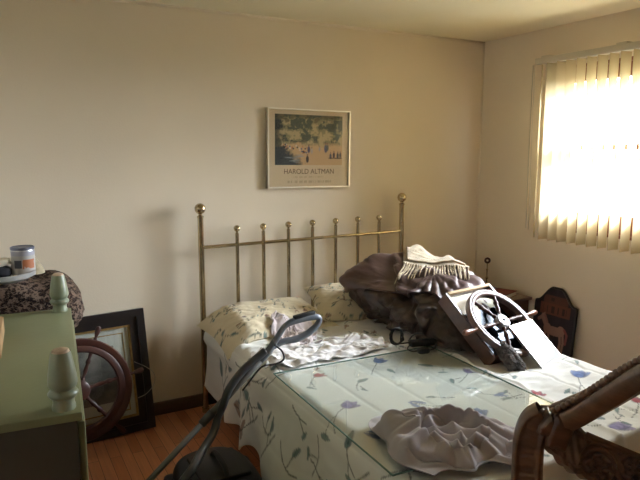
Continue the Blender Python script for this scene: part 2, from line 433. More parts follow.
for x in (1.16, 2.49): boxo('leg', L(x - 0.02, 1.38, 0), L(x + 0.02, 1.42, 0.2), 'blackplastic', bed)
boxo('foot_rail', L(1.136, 1.35, 0.2), L(2.514, 1.382, 0.24), 'blackplastic', bed)

tag(boxo('box_spring', (1.13, 1.33, 0.24), (2.52, 3.42, 0.40), 'spring', bev=0.03), 'pale box spring under the mattress, hidden by the coverlet', 'box spring')
tag(boxo('mattress', (1.125, 1.31, 0.40), (2.525, 3.43, 0.555), 'spring', bev=0.045), 'thick mattress under the floral coverlet', 'mattress')

# ------------------------------------------------------------------ floral print painting
INK = np.array((0.045, 0.065, 0.06))
def seg_dist(X, Y, ax, ay, bx, by):
    dx, dy = bx - ax, by - ay; q = dx * dx + dy * dy + 1e-12
    t = np.clip(((X - ax) * dx + (Y - ay) * dy) / q, 0, 1)
    return np.hypot(X - ax - t * dx, Y - ay - t * dy)
def window_of(X, Y, cx, cy, r):
    return np.where((np.abs(X - cx) < r) & (np.abs(Y - cy) < r))
def blend(C, ix, a, col):
    C[ix] = C[ix] * (1 - a[:, None]) + np.array(col)[None] * a[:, None]
def stroke(C, X, Y, pts, w, col, al=0.85, wob=0.0):
    for (ax, ay), (bx, by) in zip(pts, pts[1:]):
        ix = window_of(X, Y, (ax + bx) / 2, (ay + by) / 2, max(abs(ax - bx), abs(ay - by)) / 2 + w * 3)
        d = seg_dist(X[ix], Y[ix], ax, ay, bx, by); blend(C, ix, al * (1 - sstep(w * 0.5, w * 1.2, d)), col)
def petal(C, X, Y, cx, cy, l, w, ang, col, al=0.9, tip=1.0):
    ix = window_of(X, Y, cx, cy, l * 1.3)
    x = (X[ix] - cx) * math.cos(ang) + (Y[ix] - cy) * math.sin(ang); y = -(X[ix] - cx) * math.sin(ang) + (Y[ix] - cy) * math.cos(ang)
    u = np.clip(x / l, -1, 1); hw = w * np.sqrt(np.clip(1 - u * u, 0, 1)) * (1 - 0.45 * tip * u)
    e = np.abs(y) / np.maximum(hw, 1e-5); inside = (np.abs(x) < l)
    a = al * inside * (1 - sstep(0.85, 1.1, e)); shade = 0.85 + 0.3 * np.sin(e * 5 + u * 7) * 0.5
    C[ix] = C[ix] * (1 - a[:, None]) + (np.array(col)[None] * shade[:, None]) * a[:, None]
    a2 = 0.55 * inside * np.exp(-((e - 1.0) / 0.16) ** 2); blend(C, ix, a2, (0.06, 0.07, 0.11))
def curve_pts(x, y, a, l, bend, n=9):
    out = [(x, y)]
    for k in range(n): a += bend / n; x += math.cos(a) * l / n; y += math.sin(a) * l / n; out.append((x, y))
    return out, a
BLUE, PURP, RED, TEAL, BROWN = (0.13, 0.21, 0.46), (0.30, 0.26, 0.48), (0.40, 0.06, 0.08), (0.10, 0.20, 0.20), (0.30, 0.16, 0.10)
def flower(C, X, Y, x, y, kind, ang, s, rng, sw=0.0026):
    pts, a = curve_pts(x, y, ang + PI, 0.16 * s, rng.uniform(-1.4, 1.4)); stroke(C, X, Y, pts, sw, INK, 0.75)
    mx, my = pts[5]; p2, _ = curve_pts(mx, my, a + rng.choice([-1, 1]) * 0.9, 0.08 * s, rng.uniform(-1, 1), 5); stroke(C, X, Y, p2, sw * 0.9, INK, 0.7)
    petal(C, X, Y, p2[-1][0], p2[-1][1], 0.028 * s, 0.009 * s, a + 0.6, TEAL, 0.8)
    if kind in ('blue', 'purple', 'red'):
        col = {'blue': BLUE, 'purple': PURP, 'red': RED}[kind]
        for k in (-1, 0, 1): petal(C, X, Y, x + 0.012 * s * math.cos(ang + k * 1.0), y + 0.012 * s * math.sin(ang + k * 1.0), 0.032 * s, 0.017 * s, ang + k * 0.65, col, 0.85)
    elif kind == 'leaf':
        for k in (-1, 1): petal(C, X, Y, x + k * 0.014 * s, y + k * 0.008 * s, 0.036 * s, 0.011 * s, ang + k * 0.35, BLUE, 0.85)
    elif kind == 'teal': petal(C, X, Y, x, y, 0.042 * s, 0.016 * s, ang, TEAL, 0.85)
    elif kind == 'brown':
        for k in (-1, 1): petal(C, X, Y, x + k * 0.012 * s, y, 0.032 * s, 0.014 * s, ang + k * 0.6, BROWN, 0.7)

# coverlet: one cloth over the mattress with drapes at both sides and at the foot
def make_cover():
    half, zt = 0.762, 0.578
    drop = 0.36
    ds = 0.0065
    S = np.arange(-half - drop, half + drop + ds, ds)            # across the bed, arclength
    TT = np.arange(1.235, 3.40 + ds, ds)                          # along the bed
    Sg, Tg = np.meshgrid(S, TT, indexing='ij')
    r = 0.085
    xc = 1.825
    a = np.abs(Sg); sg = np.sign(Sg); flat = half - r
    X = np.where(a < flat, a, 0.0); Z = np.full_like(a, zt)
    arc = (a >= flat) & (a < flat + r * PI / 2); th = (a - flat) / r
    X = np.where(arc, flat + r * np.sin(np.clip(th, 0, PI / 2)), X); Z = np.where(arc, zt - r * (1 - np.cos(np.clip(th, 0, PI / 2))), Z)
    dn = a >= flat + r * PI / 2; dd = a - flat - r * PI / 2
    X = np.where(dn, flat + r, X); Z = np.where(dn, zt - r - dd, Z)
    ddp = np.clip(dd, 0, None)
    # folds of the hanging sides
    fold = np.sin(Tg * 15 + 1.4 * np.sin(Tg * 4.1 + 1) + sg * 0.7)
    X += (0.010 + 0.045 * np.clip(ddp, 0, None)) * fold * sstep(0.02, 0.3, ddp) + 0.16 * ddp * sstep(-0.1, 0.2, ddp) * (1 - sstep(2.5, 3.0, Tg)) - 0.022 * sstep(0.0, 0.06, ddp) * sstep(2.6, 3.1, Tg)
    X += 0.010 * fbm(Tg, Sg, 6, 3) * sstep(0, 0.1, ddp)
    hem = 0.06 * np.sin(Tg * 6.3 + 0.5) + 0.05 * np.sin(Tg * 2.3 + 2.0)
    Z += np.where(dn, -hem * np.clip(ddp / 0.33, 0, 1.2), 0)
    # pointed corner hanging at the head end
    Z -= np.where(dn & (Sg < 0), 0.09 * np.exp(-((Tg - 2.74) / 0.09) ** 2) * np.clip(ddp / 0.3, 0, 1), 0)
    Y = Tg.copy()
    # quilting channels, wrinkles on top
    top = 1 - sstep(flat - 0.02, flat + 0.06, a)
    glass = sstep(1.08, 1.13, xc + Sg) * (1 - sstep(1.93, 1.98, xc + Sg)) * (1 - sstep(2.36, 2.44, Tg))
    ch = np.abs(((Sg + 0.07) / 0.225) % 1 - 0.5) * 0.225
    Z += -0.006 * np.exp(-((0.1125 - ch) / 0.010) ** 2) * (1 - 0.6 * glass)
    wr = 0.010 * fbm(Sg + 0.2 * Tg, Tg, 5, 11) + 0.005 * fbm(Sg * 0.5, Tg, 16, 5)
    Z += wr * top * (1 - 0.93 * glass)
    ruff = sstep(2.40, 2.5, Tg) * (1 - sstep(3.1, 3.3, Tg))
    Z += top * ruff * (0.010 * fbm(Sg, Tg * 2.6, 9, 23) + 0.012)
    # long raised fold beside the glass
    Z += top * 0.012 * np.exp(-((xc + Sg - 1.99 - 0.05 * (Tg - 1.8)) / 0.022) ** 2) * (1 - sstep(2.2, 2.4, Tg))
    # foot end rolls down
    f = np.clip(1.285 - Tg, 0, None); Z -= 3.0 * f * top
    P = np.stack([xc + sg * X, Y, Z], -1)
    # foot drape: continue straight down
    n_d = 40; rows = []
    last = P[:, 0].copy()
    for k in range(1, n_d + 1):
        row = last.copy(); fall = 0.0085 * k
        row[:, 2] = np.maximum(last[:, 2] - fall, np.minimum(last[:, 2], 0.20 + 0.02 * np.sin(S * 9)))
        row[:, 1] = last[:, 1] - 0.012 * min(1, k / 12) - 0.010 * np.sin(S * 17) * min(1, k / 25)
        rows.append(row)
    P = np.concatenate([np.stack(rows[::-1], 1), P], 1)
    S2 = np.repeat(S[:, None], P.shape[1], 1); T2 = np.concatenate([np.repeat((TT[0] - 0.0085 * np.arange(n_d, 0, -1))[None], len(S), 0), Tg], 1)
    # print
    C = np.empty((*S2.shape, 3)); C[:] = (0.74, 0.745, 0.71)
    C *= (1 + 0.05 * fbm(S2, T2, 3, 8))[..., None]
    rng = random.Random(5)
    fx = lambda x: x - xc
    fixed = [(1.633, 2.372, 'blue', 0.6, 1.15), (1.277, 2.351, 'red', 0.3, 0.95), (1.225, 1.997, 'purple', 0.3, 1.25), (1.482, 1.879, 'leaf', 2.0, 1.0),
             (1.179, 1.739, 'leaf', 2.3, 1.1), (1.639, 1.683, 'blue', 0.9, 1.3), (1.93, 2.053, 'purple', 0.7, 1.0), (2.343, 1.767, 'blue', 0.5, 1.4),
             (2.004, 1.712, 'red', 0.4, 1.0), (2.02, 1.34, 'purple', -0.2, 1.45), (1.863, 1.777, 'leaf', -0.3, 0.9), (2.30, 1.45, 'red', 0.8, 1.0),
             (1.50, 1.36, 'blue', 1.2, 1.1), (1.26, 1.50, 'teal', 1.9, 1.2), (1.43, 2.20, 'teal', 0.2, 0.8), (1.80, 2.22, 'teal', 2.4, 0.9),
             (2.25, 1.60, 'teal', 0.1, 0.9), (2.42, 1.62, 'purple', 1, 1.1), (1.55, 1.55, 'leaf', 0.4, 0.9), (2.15, 2.0, 'leaf', 0.9, 0.9), (1.78, 1.48, 'teal', 0.7, 0.9)]
    for x, y, k, an, s in fixed: flower(C, S2, T2, fx(x), y, k, an, s, rng)
    for s0 in np.arange(-1.05, -0.70, 0.14):                         # side drapes
        for t0 in np.arange(1.3, 3.35, 0.23):
            flower(C, S2, T2, s0 + rng.uniform(-.04, .04), t0 + rng.uniform(-.05, .05), rng.choice(['teal', 'brown', 'brown', 'none', 'none', 'none']), rng.uniform(0.2, 2.6), rng.uniform(0.9, 1.35), rng, 0.0042)
            flower(C, S2, T2, -s0 + rng.uniform(-.04, .04), t0 + rng.uniform(-.05, .05), rng.choice(['blue', 'teal', 'purple']), rng.uniform(0, 3), 1.0, rng)
    for k in range(70):                                              # head end: denser small sprigs
        flower(C, S2, T2, rng.uniform(-0.7, 0.7), rng.uniform(2.42, 3.38), rng.choice(['brown', 'brown', 'none', 'none', 'teal']), rng.uniform(0, 6), rng.uniform(0.4, 0.7), rng, 0.0022)
    for k in range(16):
        flower(C, S2, T2, rng.uniform(-0.7, 0.7), rng.uniform(0.95, 2.4), rng.choice(['none', 'none', 'none', 'teal']), rng.uniform(0, 6), rng.uniform(0.5, 0.9), rng, 0.002)
    me = grid_mesh('coverlet', P); set_print(me, C)
    o = link('coverlet', me, 'floral', smooth=True)
    sm = o.modifiers.new('thick', 'SOLIDIFY'); sm.thickness = 0.006; sm.offset = -1
    return tag(o, 'white coverlet with blue, red and purple flowers spread over the bed', 'bedspread')
make_cover()

def pillow_mesh(a, b, h, seed, nu=90, nvv=64, droop=None):
    u = np.linspace(-1, 1, nu); v = np.linspace(-1, 1, nvv)
    U, V = np.meshgrid(u, v, indexing='ij')
    k = (np.clip(1 - np.abs(U) ** 3.2, 0, 1) * np.clip(1 - np.abs(V) ** 3.0, 0, 1)) ** 0.5
    pin = 1 - 0.07 * (V ** 2) * (1 - U ** 2) * 0.6
    X = a * U * (1 - 0.06 * (1 - V ** 2)) * pin; Y = b * V * (1 - 0.08 * (1 - U ** 2))
    wr = 0.09 * fbm(U * 1.2, V, 2.6, seed) + 0.05 * fbm(U + V, V * 0.4, 7, seed + 3)
    Zt = h * k * (1 + wr) + 0.004 * fbm(U, V, 9, seed + 9); Zb = -0.45 * h * k
    if droop is not None:
        D = droop(X, Y); Zt = Zt + D; Zb = Zb + D
    Pt = np.stack([X, Y, Zt], -1); Pb = np.stack([X, Y, Zb], -1)[:, ::-1]
    P = np.concatenate([Pt, Pb], 1)
    me = grid_mesh('pillow', P)
    return me, np.concatenate([X, X[:, ::-1]], 1), np.concatenate([Y, Y[:, ::-1] + 2], 1)

def print_pillow(me, X, Y, seed):
    rng = random.Random(seed); C = np.empty((*X.shape, 3)); C[:] = (0.66, 0.58, 0.41)
    C *= (1 + 0.05 * fbm(X, Y, 4, seed))[..., None]
    for off in (0, 2):
        for k in range(46):
            flower(C, X, Y, rng.uniform(-0.34, 0.34), off + rng.uniform(-0.24, 0.24), rng.choice(['brown', 'brown', 'none', 'none', 'teal']), rng.uniform(0, 6), rng.uniform(0.3, 0.55), rng, 0.0026)
    set_print(me, C)

me, X, Y = pillow_mesh(0.355, 0.235, 0.075, 3, droop=lambda x, y: -0.85 * np.clip(-x - 0.20, 0, None) ** 1.25)
print_pillow(me, X, Y, 4)
tag(link('pillow', me, 'floral', smooth=True, loc=(1.39, 3.18, 0.625), rot=(R(9), 0, R(3))), 'floral pillow at the left, its end hanging off the bed corner', 'pillow', 'bed pillows')
me, X, Y = pillow_mesh(0.32, 0.22, 0.09, 13)
print_pillow(me, X, Y, 14)
tag(link('pillow', me, 'floral', smooth=True, loc=(2.02, 3.16, 0.648), rot=(R(14), R(4), R(-12))), 'floral pillow half buried under the dark heaped comforter', 'pillow', 'bed pillows')

# ------------------------------------------------------------------ soft goods
from mathutils.bvhtree import BVHTree
def cloth_obj(name, P, m, thick, sub=0, parent=None, offset=1):
    o = link(name, grid_mesh(name, P), m, parent, smooth=True)
    if sub:
        s = o.modifiers.new('smooth', 'SUBSURF'); s.levels = sub; s.render_levels = sub
    if thick:
        s = o.modifiers.new('thick', 'SOLIDIFY'); s.thickness = thick; s.offset = offset
    return o
def ridge(n): return 1 - np.abs(np.clip(n, -1, 1)) * 2

# the heaped comforter: a rounded heap seen from its centre, with folds running down its flanks
CC = Vector((2.20, 2.66, 0.74))
def heap_tree():
    pts = [(2.02, 2.74, .592), (2.00, 2.58, .592), (2.03, 2.37, .592), (2.08, 2.23, .592), (2.42, 2.36, .592), (2.46, 3.08, .592), (2.0, 3.10, .60),
           (1.83, 3.04, .85), (1.855, 2.95, .82), (1.89, 2.80, .79), (1.90, 3.05, .85), (2.06, 3.02, .985), (2.26, 2.94, .985), (2.36, 2.88, .95),
           (2.40, 2.60, .88), (2.38, 2.42, .84), (2.32, 2.38, .82), (2.10, 2.66, .85), (2.08, 2.46, .76), (2.14, 2.30, .70)]
    bm = bmesh.new()
    for p in pts: bm.verts.new(p)
    bmesh.ops.convex_hull(bm, input=bm.verts)
    t = BVHTree.FromBMesh(bm); bm.free(); return t
ht = heap_tree()
nu, nv_ = 260, 130
az_ = np.linspace(-PI, PI, nu, endpoint=False); el_ = np.linspace(-PI / 2, PI / 2, nv_)
AZg, ELg = np.meshgrid(az_, el_, indexing='ij')
rad = np.zeros(AZg.shape)
for i in np.ndindex(AZg.shape):
    d = Vector((math.cos(ELg[i]) * math.cos(AZg[i]), math.cos(ELg[i]) * math.sin(AZg[i]), math.sin(ELg[i])))
    h = ht.ray_cast(CC, d); rad[i] = h[3] if h[0] is not None else 0.15
def blur(A, n):
    for _ in range(n):
        A = (np.roll(A, 1, 0) + np.roll(A, -1, 0) + 2 * A) / 4
        Ap = np.pad(A, ((0, 0), (1, 1)), mode='edge'); A = (Ap[:, :-2] + Ap[:, 2:] + 2 * A) / 4
    return A
rad_s = blur(rad, 3)
dirs = np.stack([np.cos(ELg) * np.cos(AZg), np.cos(ELg) * np.sin(AZg), np.sin(ELg)], -1)
Q = dirs * rad_s[..., None]
# warped coordinates on the surface; folds sag diagonally
w1 = np.array([noise.fractal(Vector(q) * 3.2 + Vector((3, 1, 7)), 1, 2, 3) for q in Q.reshape(-1, 3)]).reshape(rad.shape)
w2 = np.array([noise.fractal(Vector(q) * 3.6 + Vector((11, 5, 2)), 1, 2, 3) for q in Q.reshape(-1, 3)]).reshape(rad.shape)
def aniso(k, sc3, off, warp=0.22):
    out = np.empty(rad.shape)
    for i in np.ndindex(rad.shape):
        q = Q[i]; t = (q[0] * 0.62 - q[1] * 0.60 + warp * w1[i]); b = (q[0] * 0.6 + q[1] * 0.65) + warp * w2[i]; c = q[2] + 0.5 * b
        out[i] = noise.noise((t * sc3[0] + off, b * sc3[1], c * sc3[2]))
    return out
f1 = ridge(aniso(1, (5.0, 4.0, 2.2), 2.0)); f2 = ridge(aniso(2, (12.0, 9.0, 4.0), 9.0)); f3 = aniso(3, (26, 22, 10), 5.0); f4 = ridge(aniso(4, (20, 15, 7), 3.0, 0.35))
low = 1 - sstep(-0.1, 0.45, ELg)
disp = 0.045 * (f1 - 0.45) + 0.026 * (f2 - 0.45) * (0.45 + low) + 0.005 * f3 + 0.013 * (f4 - 0.45) * (0.3 + low)
body = CC + Vector((0, 0, 0))
R1 = rad_s + disp
P = np.array(CC)[None, None] + dirs * R1[..., None]
# the foot of the heap spreads a little where it meets the bed
hz = np.clip(P[..., 2] - 0.594, 0, None); spread = 1 + 0.05 * np.exp(-hz / 0.05)
P[..., 0] = CC.x + (P[..., 0] - CC.x) * spread; P[..., 1] = CC.y + (P[..., 1] - CC.y) * spread
P[..., 2] = np.where(P[..., 2] < 0.60, 0.600 + 0.05 * (P[..., 2] - 0.60), P[..., 2])
comf = thing('comforter', 'dark plum brown satin comforter heaped on the bed', 'comforter', tuple(CC))
cb = link('quilted_body', grid_mesh('quilted_body', P - np.array(CC), closed_u=True), 'comforter', comf, smooth=True)
# top layer folded back over the heap: smoother satin face with a hanging edge
nu2, nv2 = 200, 90
jj = np.linspace(0, nu - 1, nu2).astype(int)
edge_el = 0.30 + 0.22 * np.sin(az_[jj] * 2 + 0.6) + 0.10 * np.sin(az_[jj] * 5 + 1) - 0.55 * np.exp(-((az_[jj] + 1.12) / 0.30) ** 2) + 0.02 * np.sin(az_[jj] * 13) - 0.10 * np.exp(-((az_[jj] - 2.6) / 0.25) ** 2)
P2 = np.zeros((nu2, nv2, 3))
soft_r = blur(R1, 10)
for a in range(nu2):
    for b in range(nv2):
        e = edge_el[a] + (PI / 2 - edge_el[a]) * (b / (nv2 - 1))
        k = (e + PI / 2) / PI * (nv_ - 1); k0 = int(min(k, nv_ - 2)); f = k - k0
        r0 = soft_r[jj[a], k0] * (1 - f) + soft_r[jj[a], k0 + 1] * f; r1 = R1[jj[a], k0] * (1 - f) + R1[jj[a], k0 + 1] * f
        q = 1 - b / (nv2 - 1)
        r = max(r0, r1 + 0.002) + 0.012 + 0.010 * math.sin(az_[jj[a]] * 17 + 2 * w1[jj[a], k0]) * q ** 2 * 1.2 + 0.008 * w2[jj[a], k0]
        d = Vector((math.cos(e) * math.cos(az_[jj[a]]), math.cos(e) * math.sin(az_[jj[a]]), math.sin(e)))
        P2[a, b] = np.array(CC) + np.array(d) * r
P2[..., 2] = np.maximum(P2[..., 2], 0.62)
fl = link('turned_back_layer', grid_mesh('turned_back_layer', P2 - np.array(CC), closed_u=True), 'comforter_face', comf, smooth=True)
sm = fl.modifiers.new('thick', 'SOLIDIFY'); sm.thickness = 0.010; sm.offset = 1

# crumpled grey cloth: a bunched knot of folds on the left, a smooth fan on the right
def grey_cloth():
    nu, nv = 230, 170
    u = np.linspace(-1, 1, nu); v = np.linspace(-1, 1, nv); U, V = np.meshgrid(u, v, indexing='ij')
    wx = fbm(U * 0.5, V * 0.5, 2.2, 61, 3); wy = fbm(U * 0.5, V * 0.5, 2.2, 71, 3)
    X = 0.245 * U * (1 - 0.22 * V * V) + 0.018 * wx; Y = 0.195 * V * (1.0 - 0.10 * U) + 0.018 * wy - 0.035 * U
    X += 0.02 * np.sin(V * 5 + 1) * (np.abs(U) > 0.6); Y += 0.018 * np.sin(U * 7) * np.abs(V) ** 3
    th = np.arctan2(V + 0.05, U + 0.1)
    rd = np.hypot((U + 0.12) / 0.85, V / 0.97)
    dome = (0.50 + 0.50 * sstep(-0.75, 0.15, V)) * 0.088 * np.sqrt(np.clip(1 - rd ** 2.2, 0, 1)) * (1 + 0.10 * wx)
    hr = np.hypot((U + 0.06) / 0.62 + 0.16 * wx, (V + 0.14) / 0.66 + 0.16 * wy)
    hol = 1 - sstep(0.72, 1.0, hr)
    folds = np.abs(np.sin(6.5 * (V + 0.5 * U) + 2.6 * wx + 1.6 * wy)); folds2 = np.abs(np.sin(9 * (U - 0.4 * V) + 3.0 * wy))
    fan = sstep(0.30, 0.75, U); edge = 1 - sstep(0.80, 1.0, np.maximum(np.abs(U) ** 1.5, np.abs(V)))
    outer = dome * (1 - 0.75 * fan) + (0.007 * np.sin(th * 11 + 2.5 * wx) + 0.004 * np.sin(th * 23 + 3 * wy)) * edge
    left = (1 - sstep(-0.85, -0.45, U)) * edge
    Z = 0.008 + outer * (1 - hol) + hol * (0.004 + 0.070 * folds * (1 - 0.6 * folds2) + 0.016 * folds2)
    Z += left * 0.018 * (1 + np.sin(9 * V + 3 * wx)) + fan * 0.010 * edge * (1 + np.sin(V * 11 + 2 * wx))
    lip = np.exp(-((hr - 0.98) / 0.10) ** 2) * (1 - fan); Z += 0.012 * lip
    X -= 0.020 * lip * np.cos(th); Y -= 0.016 * lip * np.sin(th)
    c, s = math.cos(R(-12)), math.sin(R(-12))
    P = np.stack([1.362 + X * c - Y * s, 1.515 + X * s + Y * c, 0.6005 + np.clip(Z, 0.002, None)], -1)
    tag(cloth_obj('grey_cloth', P, 'greycloth', 0.003), 'crumpled grey knit cloth lying on the glass near the bed foot', 'cloth')
grey_cloth()

bpy.context.view_layer.update()
dgp = bpy.context.evaluated_depsgraph_get()
def tree_of(o):
    ev = o.evaluated_get(dgp); me = ev.to_mesh(); mw = o.matrix_world
    t = BVHTree.FromPolygons([mw @ v.co for v in me.vertices], [tuple(p.vertices) for p in me.polygons]); ev.to_mesh_clear(); return t
trees = [tree_of(bpy.data.objects[k]) for k in ('quilted_body', 'turned_back_layer', 'coverlet', 'pillow', 'pillow.001')]
def ground_z(x, y, only=None):
    best = 0.3
    for t in (only or trees):
        h = t.ray_cast(Vector((x, y, 1.6)), Vector((0, 0, -1)))
        if h[0] is not None: best = max(best, h[0].z)
    return best
def drape(cx, cy, w, d, rot, nu, nv, lift, smooth, wr, seed, ns=5, wob=0.0, only=None):
    u = np.linspace(-0.5, 0.5, nu); v = np.linspace(-0.5, 0.5, nv); U, V = np.meshgrid(u, v, indexing='ij')
    c, s = math.cos(rot), math.sin(rot)
    a = U * w + wob * fbm(U, V, 4, seed + 40); b = V * d + wob * fbm(U, V, 4, seed + 50)
    X = cx + a * c - b * s; Y = cy + a * s + b * c
    Z = np.array([ground_z(p, q, only) for p, q in zip(X.ravel(), Y.ravel())]).reshape(X.shape)
    base = Z.copy()
    for _ in range(smooth):
        Zp = np.pad(Z, 1, mode='edge'); Z = (Zp[:-2, 1:-1] + Zp[2:, 1:-1] + Zp[1:-1, :-2] + Zp[1:-1, 2:]) / 4; Z = np.maximum(Z, base)
    Z = Z + lift + wr * (ridge(fbm(U, V, ns, seed)) * 0.6 + 0.5 * fbm(U, V, ns * 2, seed + 2) + 0.6)
    return np.stack([X, Y, Z], -1)

# cream throw folded on top of the comforter, with a knotted fringe
P = drape(2.325, 2.80, 0.38, 0.23, R(-36), 60, 48, 0.002, 60, 0.004, 31)
o_ = P.mean((0, 1))
th_ = thing('fringed_throw', 'cream wool throw with knotted fringe folded on top of the comforter', 'throw', tuple(o_))
cloth_obj('woven_body', P - o_, 'throw', 0.014, parent=th_)
cloth_obj('folded_layer', (P - o_)[3:57, 6:46] + np.array((0, 0, 0.015)), 'throw', 0.012, parent=th_)
rng = random.Random(4)
for k in range(26):
    f = k / 25; i = int(2 + f * 56)
    e = P[i, 0] - o_; dv = (P[i, 0] - P[i, 3]); dv[2] = 0; dv /= np.linalg.norm(dv) + 1e-9; dv = dv + np.array((-0.8, 0.35, 0)) * max(0, 0.7 - f)
    pts = [Vector(e + np.array((0, 0, 0.012)))]
    jx = rng.uniform(-0.012, 0.012); jy = rng.uniform(-0.012, 0.012); zp = e[2] + 0.012
    for q in range(1, 6):
        x, y = e[0] + dv[0] * 0.021 * q + jx * q / 5, e[1] + dv[1] * 0.021 * q + jy * q / 5
        z = min(zp - 0.001, ground_z(x + o_[0], y + o_[1]) - o_[2] + 0.007); z = max(z, zp - 0.026)
        pts.append(Vector((x, y, z))); zp = z
    tubeo('fringe_tassel', pts, 0.0045, 'throw', th_, n=6, sub=3, scale=[1.0, 1.4, 0.9, 0.85, 0.8, 0.5])
# rumpled white sheet behind the glass and the lilac cotton on the pillow
P = drape(1.44, 2.62, 0.66, 0.28, R(-4), 150, 70, 0.004, 3, 0.015, 77, 6, 0.03, trees[2:])
tag(cloth_obj('rumpled_sheet', P, 'whitesheet', 0.002), 'rumpled white sheet gathered between the left pillow and the glass', 'sheet')
P = drape(1.40, 2.87, 0.24, 0.30, R(-20), 70, 70, 0.006, 3, 0.020, 87, 5, 0.03, trees[2:])
tag(cloth_obj('lilac_cloth', P, 'lilac', 0.002), 'pale lilac cotton cloth lying over the front of the left pillow', 'cloth')


# glass sheet on the bed
gl = thing('glass_sheet', 'rectangular sheet of greenish glass lying flat on the coverlet', 'glass sheet', (1.085, 2.43, 0.5955), (0, 0, R(-2)))
boxo('glass_plate', (0.003, -0.987, -0.0025), (0.887, -0.003, 0.0025), 'sheetglass', gl)
bm = bmesh.new()
for a, b in (((0, -0.99), (0.003, 0)), ((0.887, -0.99), (0.89, 0)), ((0.003, -0.003), (0.887, 0)), ((0.003, -0.99), (0.887, -0.987))):
    box(bm, (a[0], a[1], -0.003), (b[0], b[1], 0.003))
link('polished_edge', bm, 'greenedge', gl)

# ------------------------------------------------------------------ things lying on the bed
# dark adapter, its cable and loops
t = thing('power_adapter', 'black power adapter with looped cable on the bed before the comforter', 'adapter', (1.865, 2.42, 0.603), (0, 0, R(-14)))
boxo('adapter_body', (-0.005, -0.02, 0), (0.145, 0.028, 0.032), 'blackplastic', t, bev=0.008)
boxo('plug', (-0.01, -0.13, 0), (0.05, -0.09, 0.028), 'blackplastic', t, bev=0.008)
def loops(cx, cy, cz, rx, rz, n, jit, seed):
    rr = random.Random(seed); pts = []
    for k in range(n * 10 + 1):
        a = 2 * PI * k / 10
        pts.append((cx + rx * math.sin(a) + rr.uniform(-jit, jit), cy + rr.uniform(-jit, jit) + 0.004 * k / 10, cz + rz * (1 - math.cos(a)) + rr.uniform(-jit, jit) * 0.5))
    return pts
tubeo('coiled_cable', loops(-0.065, 0.03, 0.008, 0.032, 0.042, 4, 0.008, 3), 0.0042, 'blackplastic', t, n=7, sub=4, up=(0, 1, 0.1))
tubeo('output_cable', [(-0.06, 0.03, 0.01), (-0.03, 0.02, 0.015), (0.0, 0.0, 0.02), (-0.035, -0.04, 0.006), (-0.03, -0.085, 0.006), (0.0, -0.11, 0.014)], 0.004, 'blackplastic', t, n=7)
tubeo('input_cable', [(0.14, -0.01, 0.015), (0.11, -0.06, 0.006), (0.07, -0.09, 0.006), (0.045, -0.11, 0.012)], 0.004, 'blackplastic', t, n=7)
tubeo('slack_cable', [(0.0, 0.03, 0.02), (0.03, 0.045, 0.045), (0.075, 0.05, 0.052), (0.11, 0.03, 0.03)], 0.004, 'blackplastic', t, n=7)

# ship's wheels
def ship_wheel(name, label, loc, rot, Rr, rim, handles, m_rim, m_spoke, m_hub, reach=1.54, a0=0.0, n=6):
    w = thing(name, label, 'ship wheel', loc, rot)
    th = 0.016
    bm = bmesh.new(); k = 64
    prof = [(-rim / 2, -th), (-rim / 2, th * 0.6), (-rim / 2 + 0.006, th), (-rim * 0.1, th), (rim * 0.0, th * 0.75), (rim * 0.1, th), (rim / 2 - 0.006, th), (rim / 2, th * 0.6), (rim / 2, -th)]
    rc = Rr - rim / 2
    sweep(bm, [Vector((rc * math.cos(2 * PI * i / k), rc * math.sin(2 * PI * i / k), 0)) for i in range(k)], prof, closed=True)
    auto(link('rim', bm, m_rim, w), 35)
    hub = latheo('hub', [(0, -0.018), (0.2 * Rr, -0.018), (0.2 * Rr, 0.014), (0.17 * Rr, 0.02), (0.06 * Rr, 0.022), (0, 0.022)], m_hub, w, 8 if m_hub == 'white_plastic' else 28)
    latheo('axle_cap', [(0.02 * Rr + 0.004, 0.02), (0.02 * Rr + 0.004, 0.027), (0, 0.029)], 'blackplastic', hub, 12)
    for i in range(n):
        an = a0 + 2 * PI * i / n
        L0, L1 = 0.17 * Rr, Rr - rim + 0.002; dl = L1 - L0
        s = latheo('spoke', [(0, L0), (0.012, L0), (0.012, L0 + dl * .1), (0.007, L0 + dl * .16), (0.0125, L0 + dl * .38), (0.0085, L0 + dl * .58), (0.0135, L0 + dl * .66), (0.0135, L0 + dl * .72), (0.008, L0 + dl * .8), (0.011, L1), (0, L1)], m_spoke, w, 14)
        s.rotation_euler = Vector((math.cos(an), math.sin(an), 0)).to_track_quat('Z', 'Y').to_euler()
        if i in handles:
            b0, b1 = Rr - 0.003, Rr * reach; d = b1 - b0
            latheo('handle', [(0, b0), (0.010, b0), (0.010, b0 + d * .08), (0.0065, b0 + d * .2), (0.013, b0 + d * .5), (0.016, b0 + d * .78), (0.011, b0 + d * .95), (0, b1)], m_rim if m_rim != 'wood_wheel' else 'wood_red', s, 14)
    for i in range(n):
        an = a0 + 2 * PI * (i + 0.0) / n
        latheo('screw', [(0.0045, 0), (0.0045, 0.002), (0, 0.0025)], 'blackplastic', w, 10, (rc * math.cos(an), rc * math.sin(an), th * 0.72))
    return w

TILT, AZ = R(40.14), R(9.86)
HUB = Vector((2.258, 2.176, 0.743))
WROT = (TILT, 0, AZ)
Wm = Matrix.Translation(HUB) @ Matrix.Rotation(AZ, 4, 'Z') @ Matrix.Rotation(TILT, 4, 'X')
ship_wheel('ship_wheel', 'pale ship wheel leaning on a box on the bed before the comforter', HUB, WROT, 0.206, 0.036, (0, 3), 'wood_wheel', 'wood_wheel_dark', 'white_plastic')
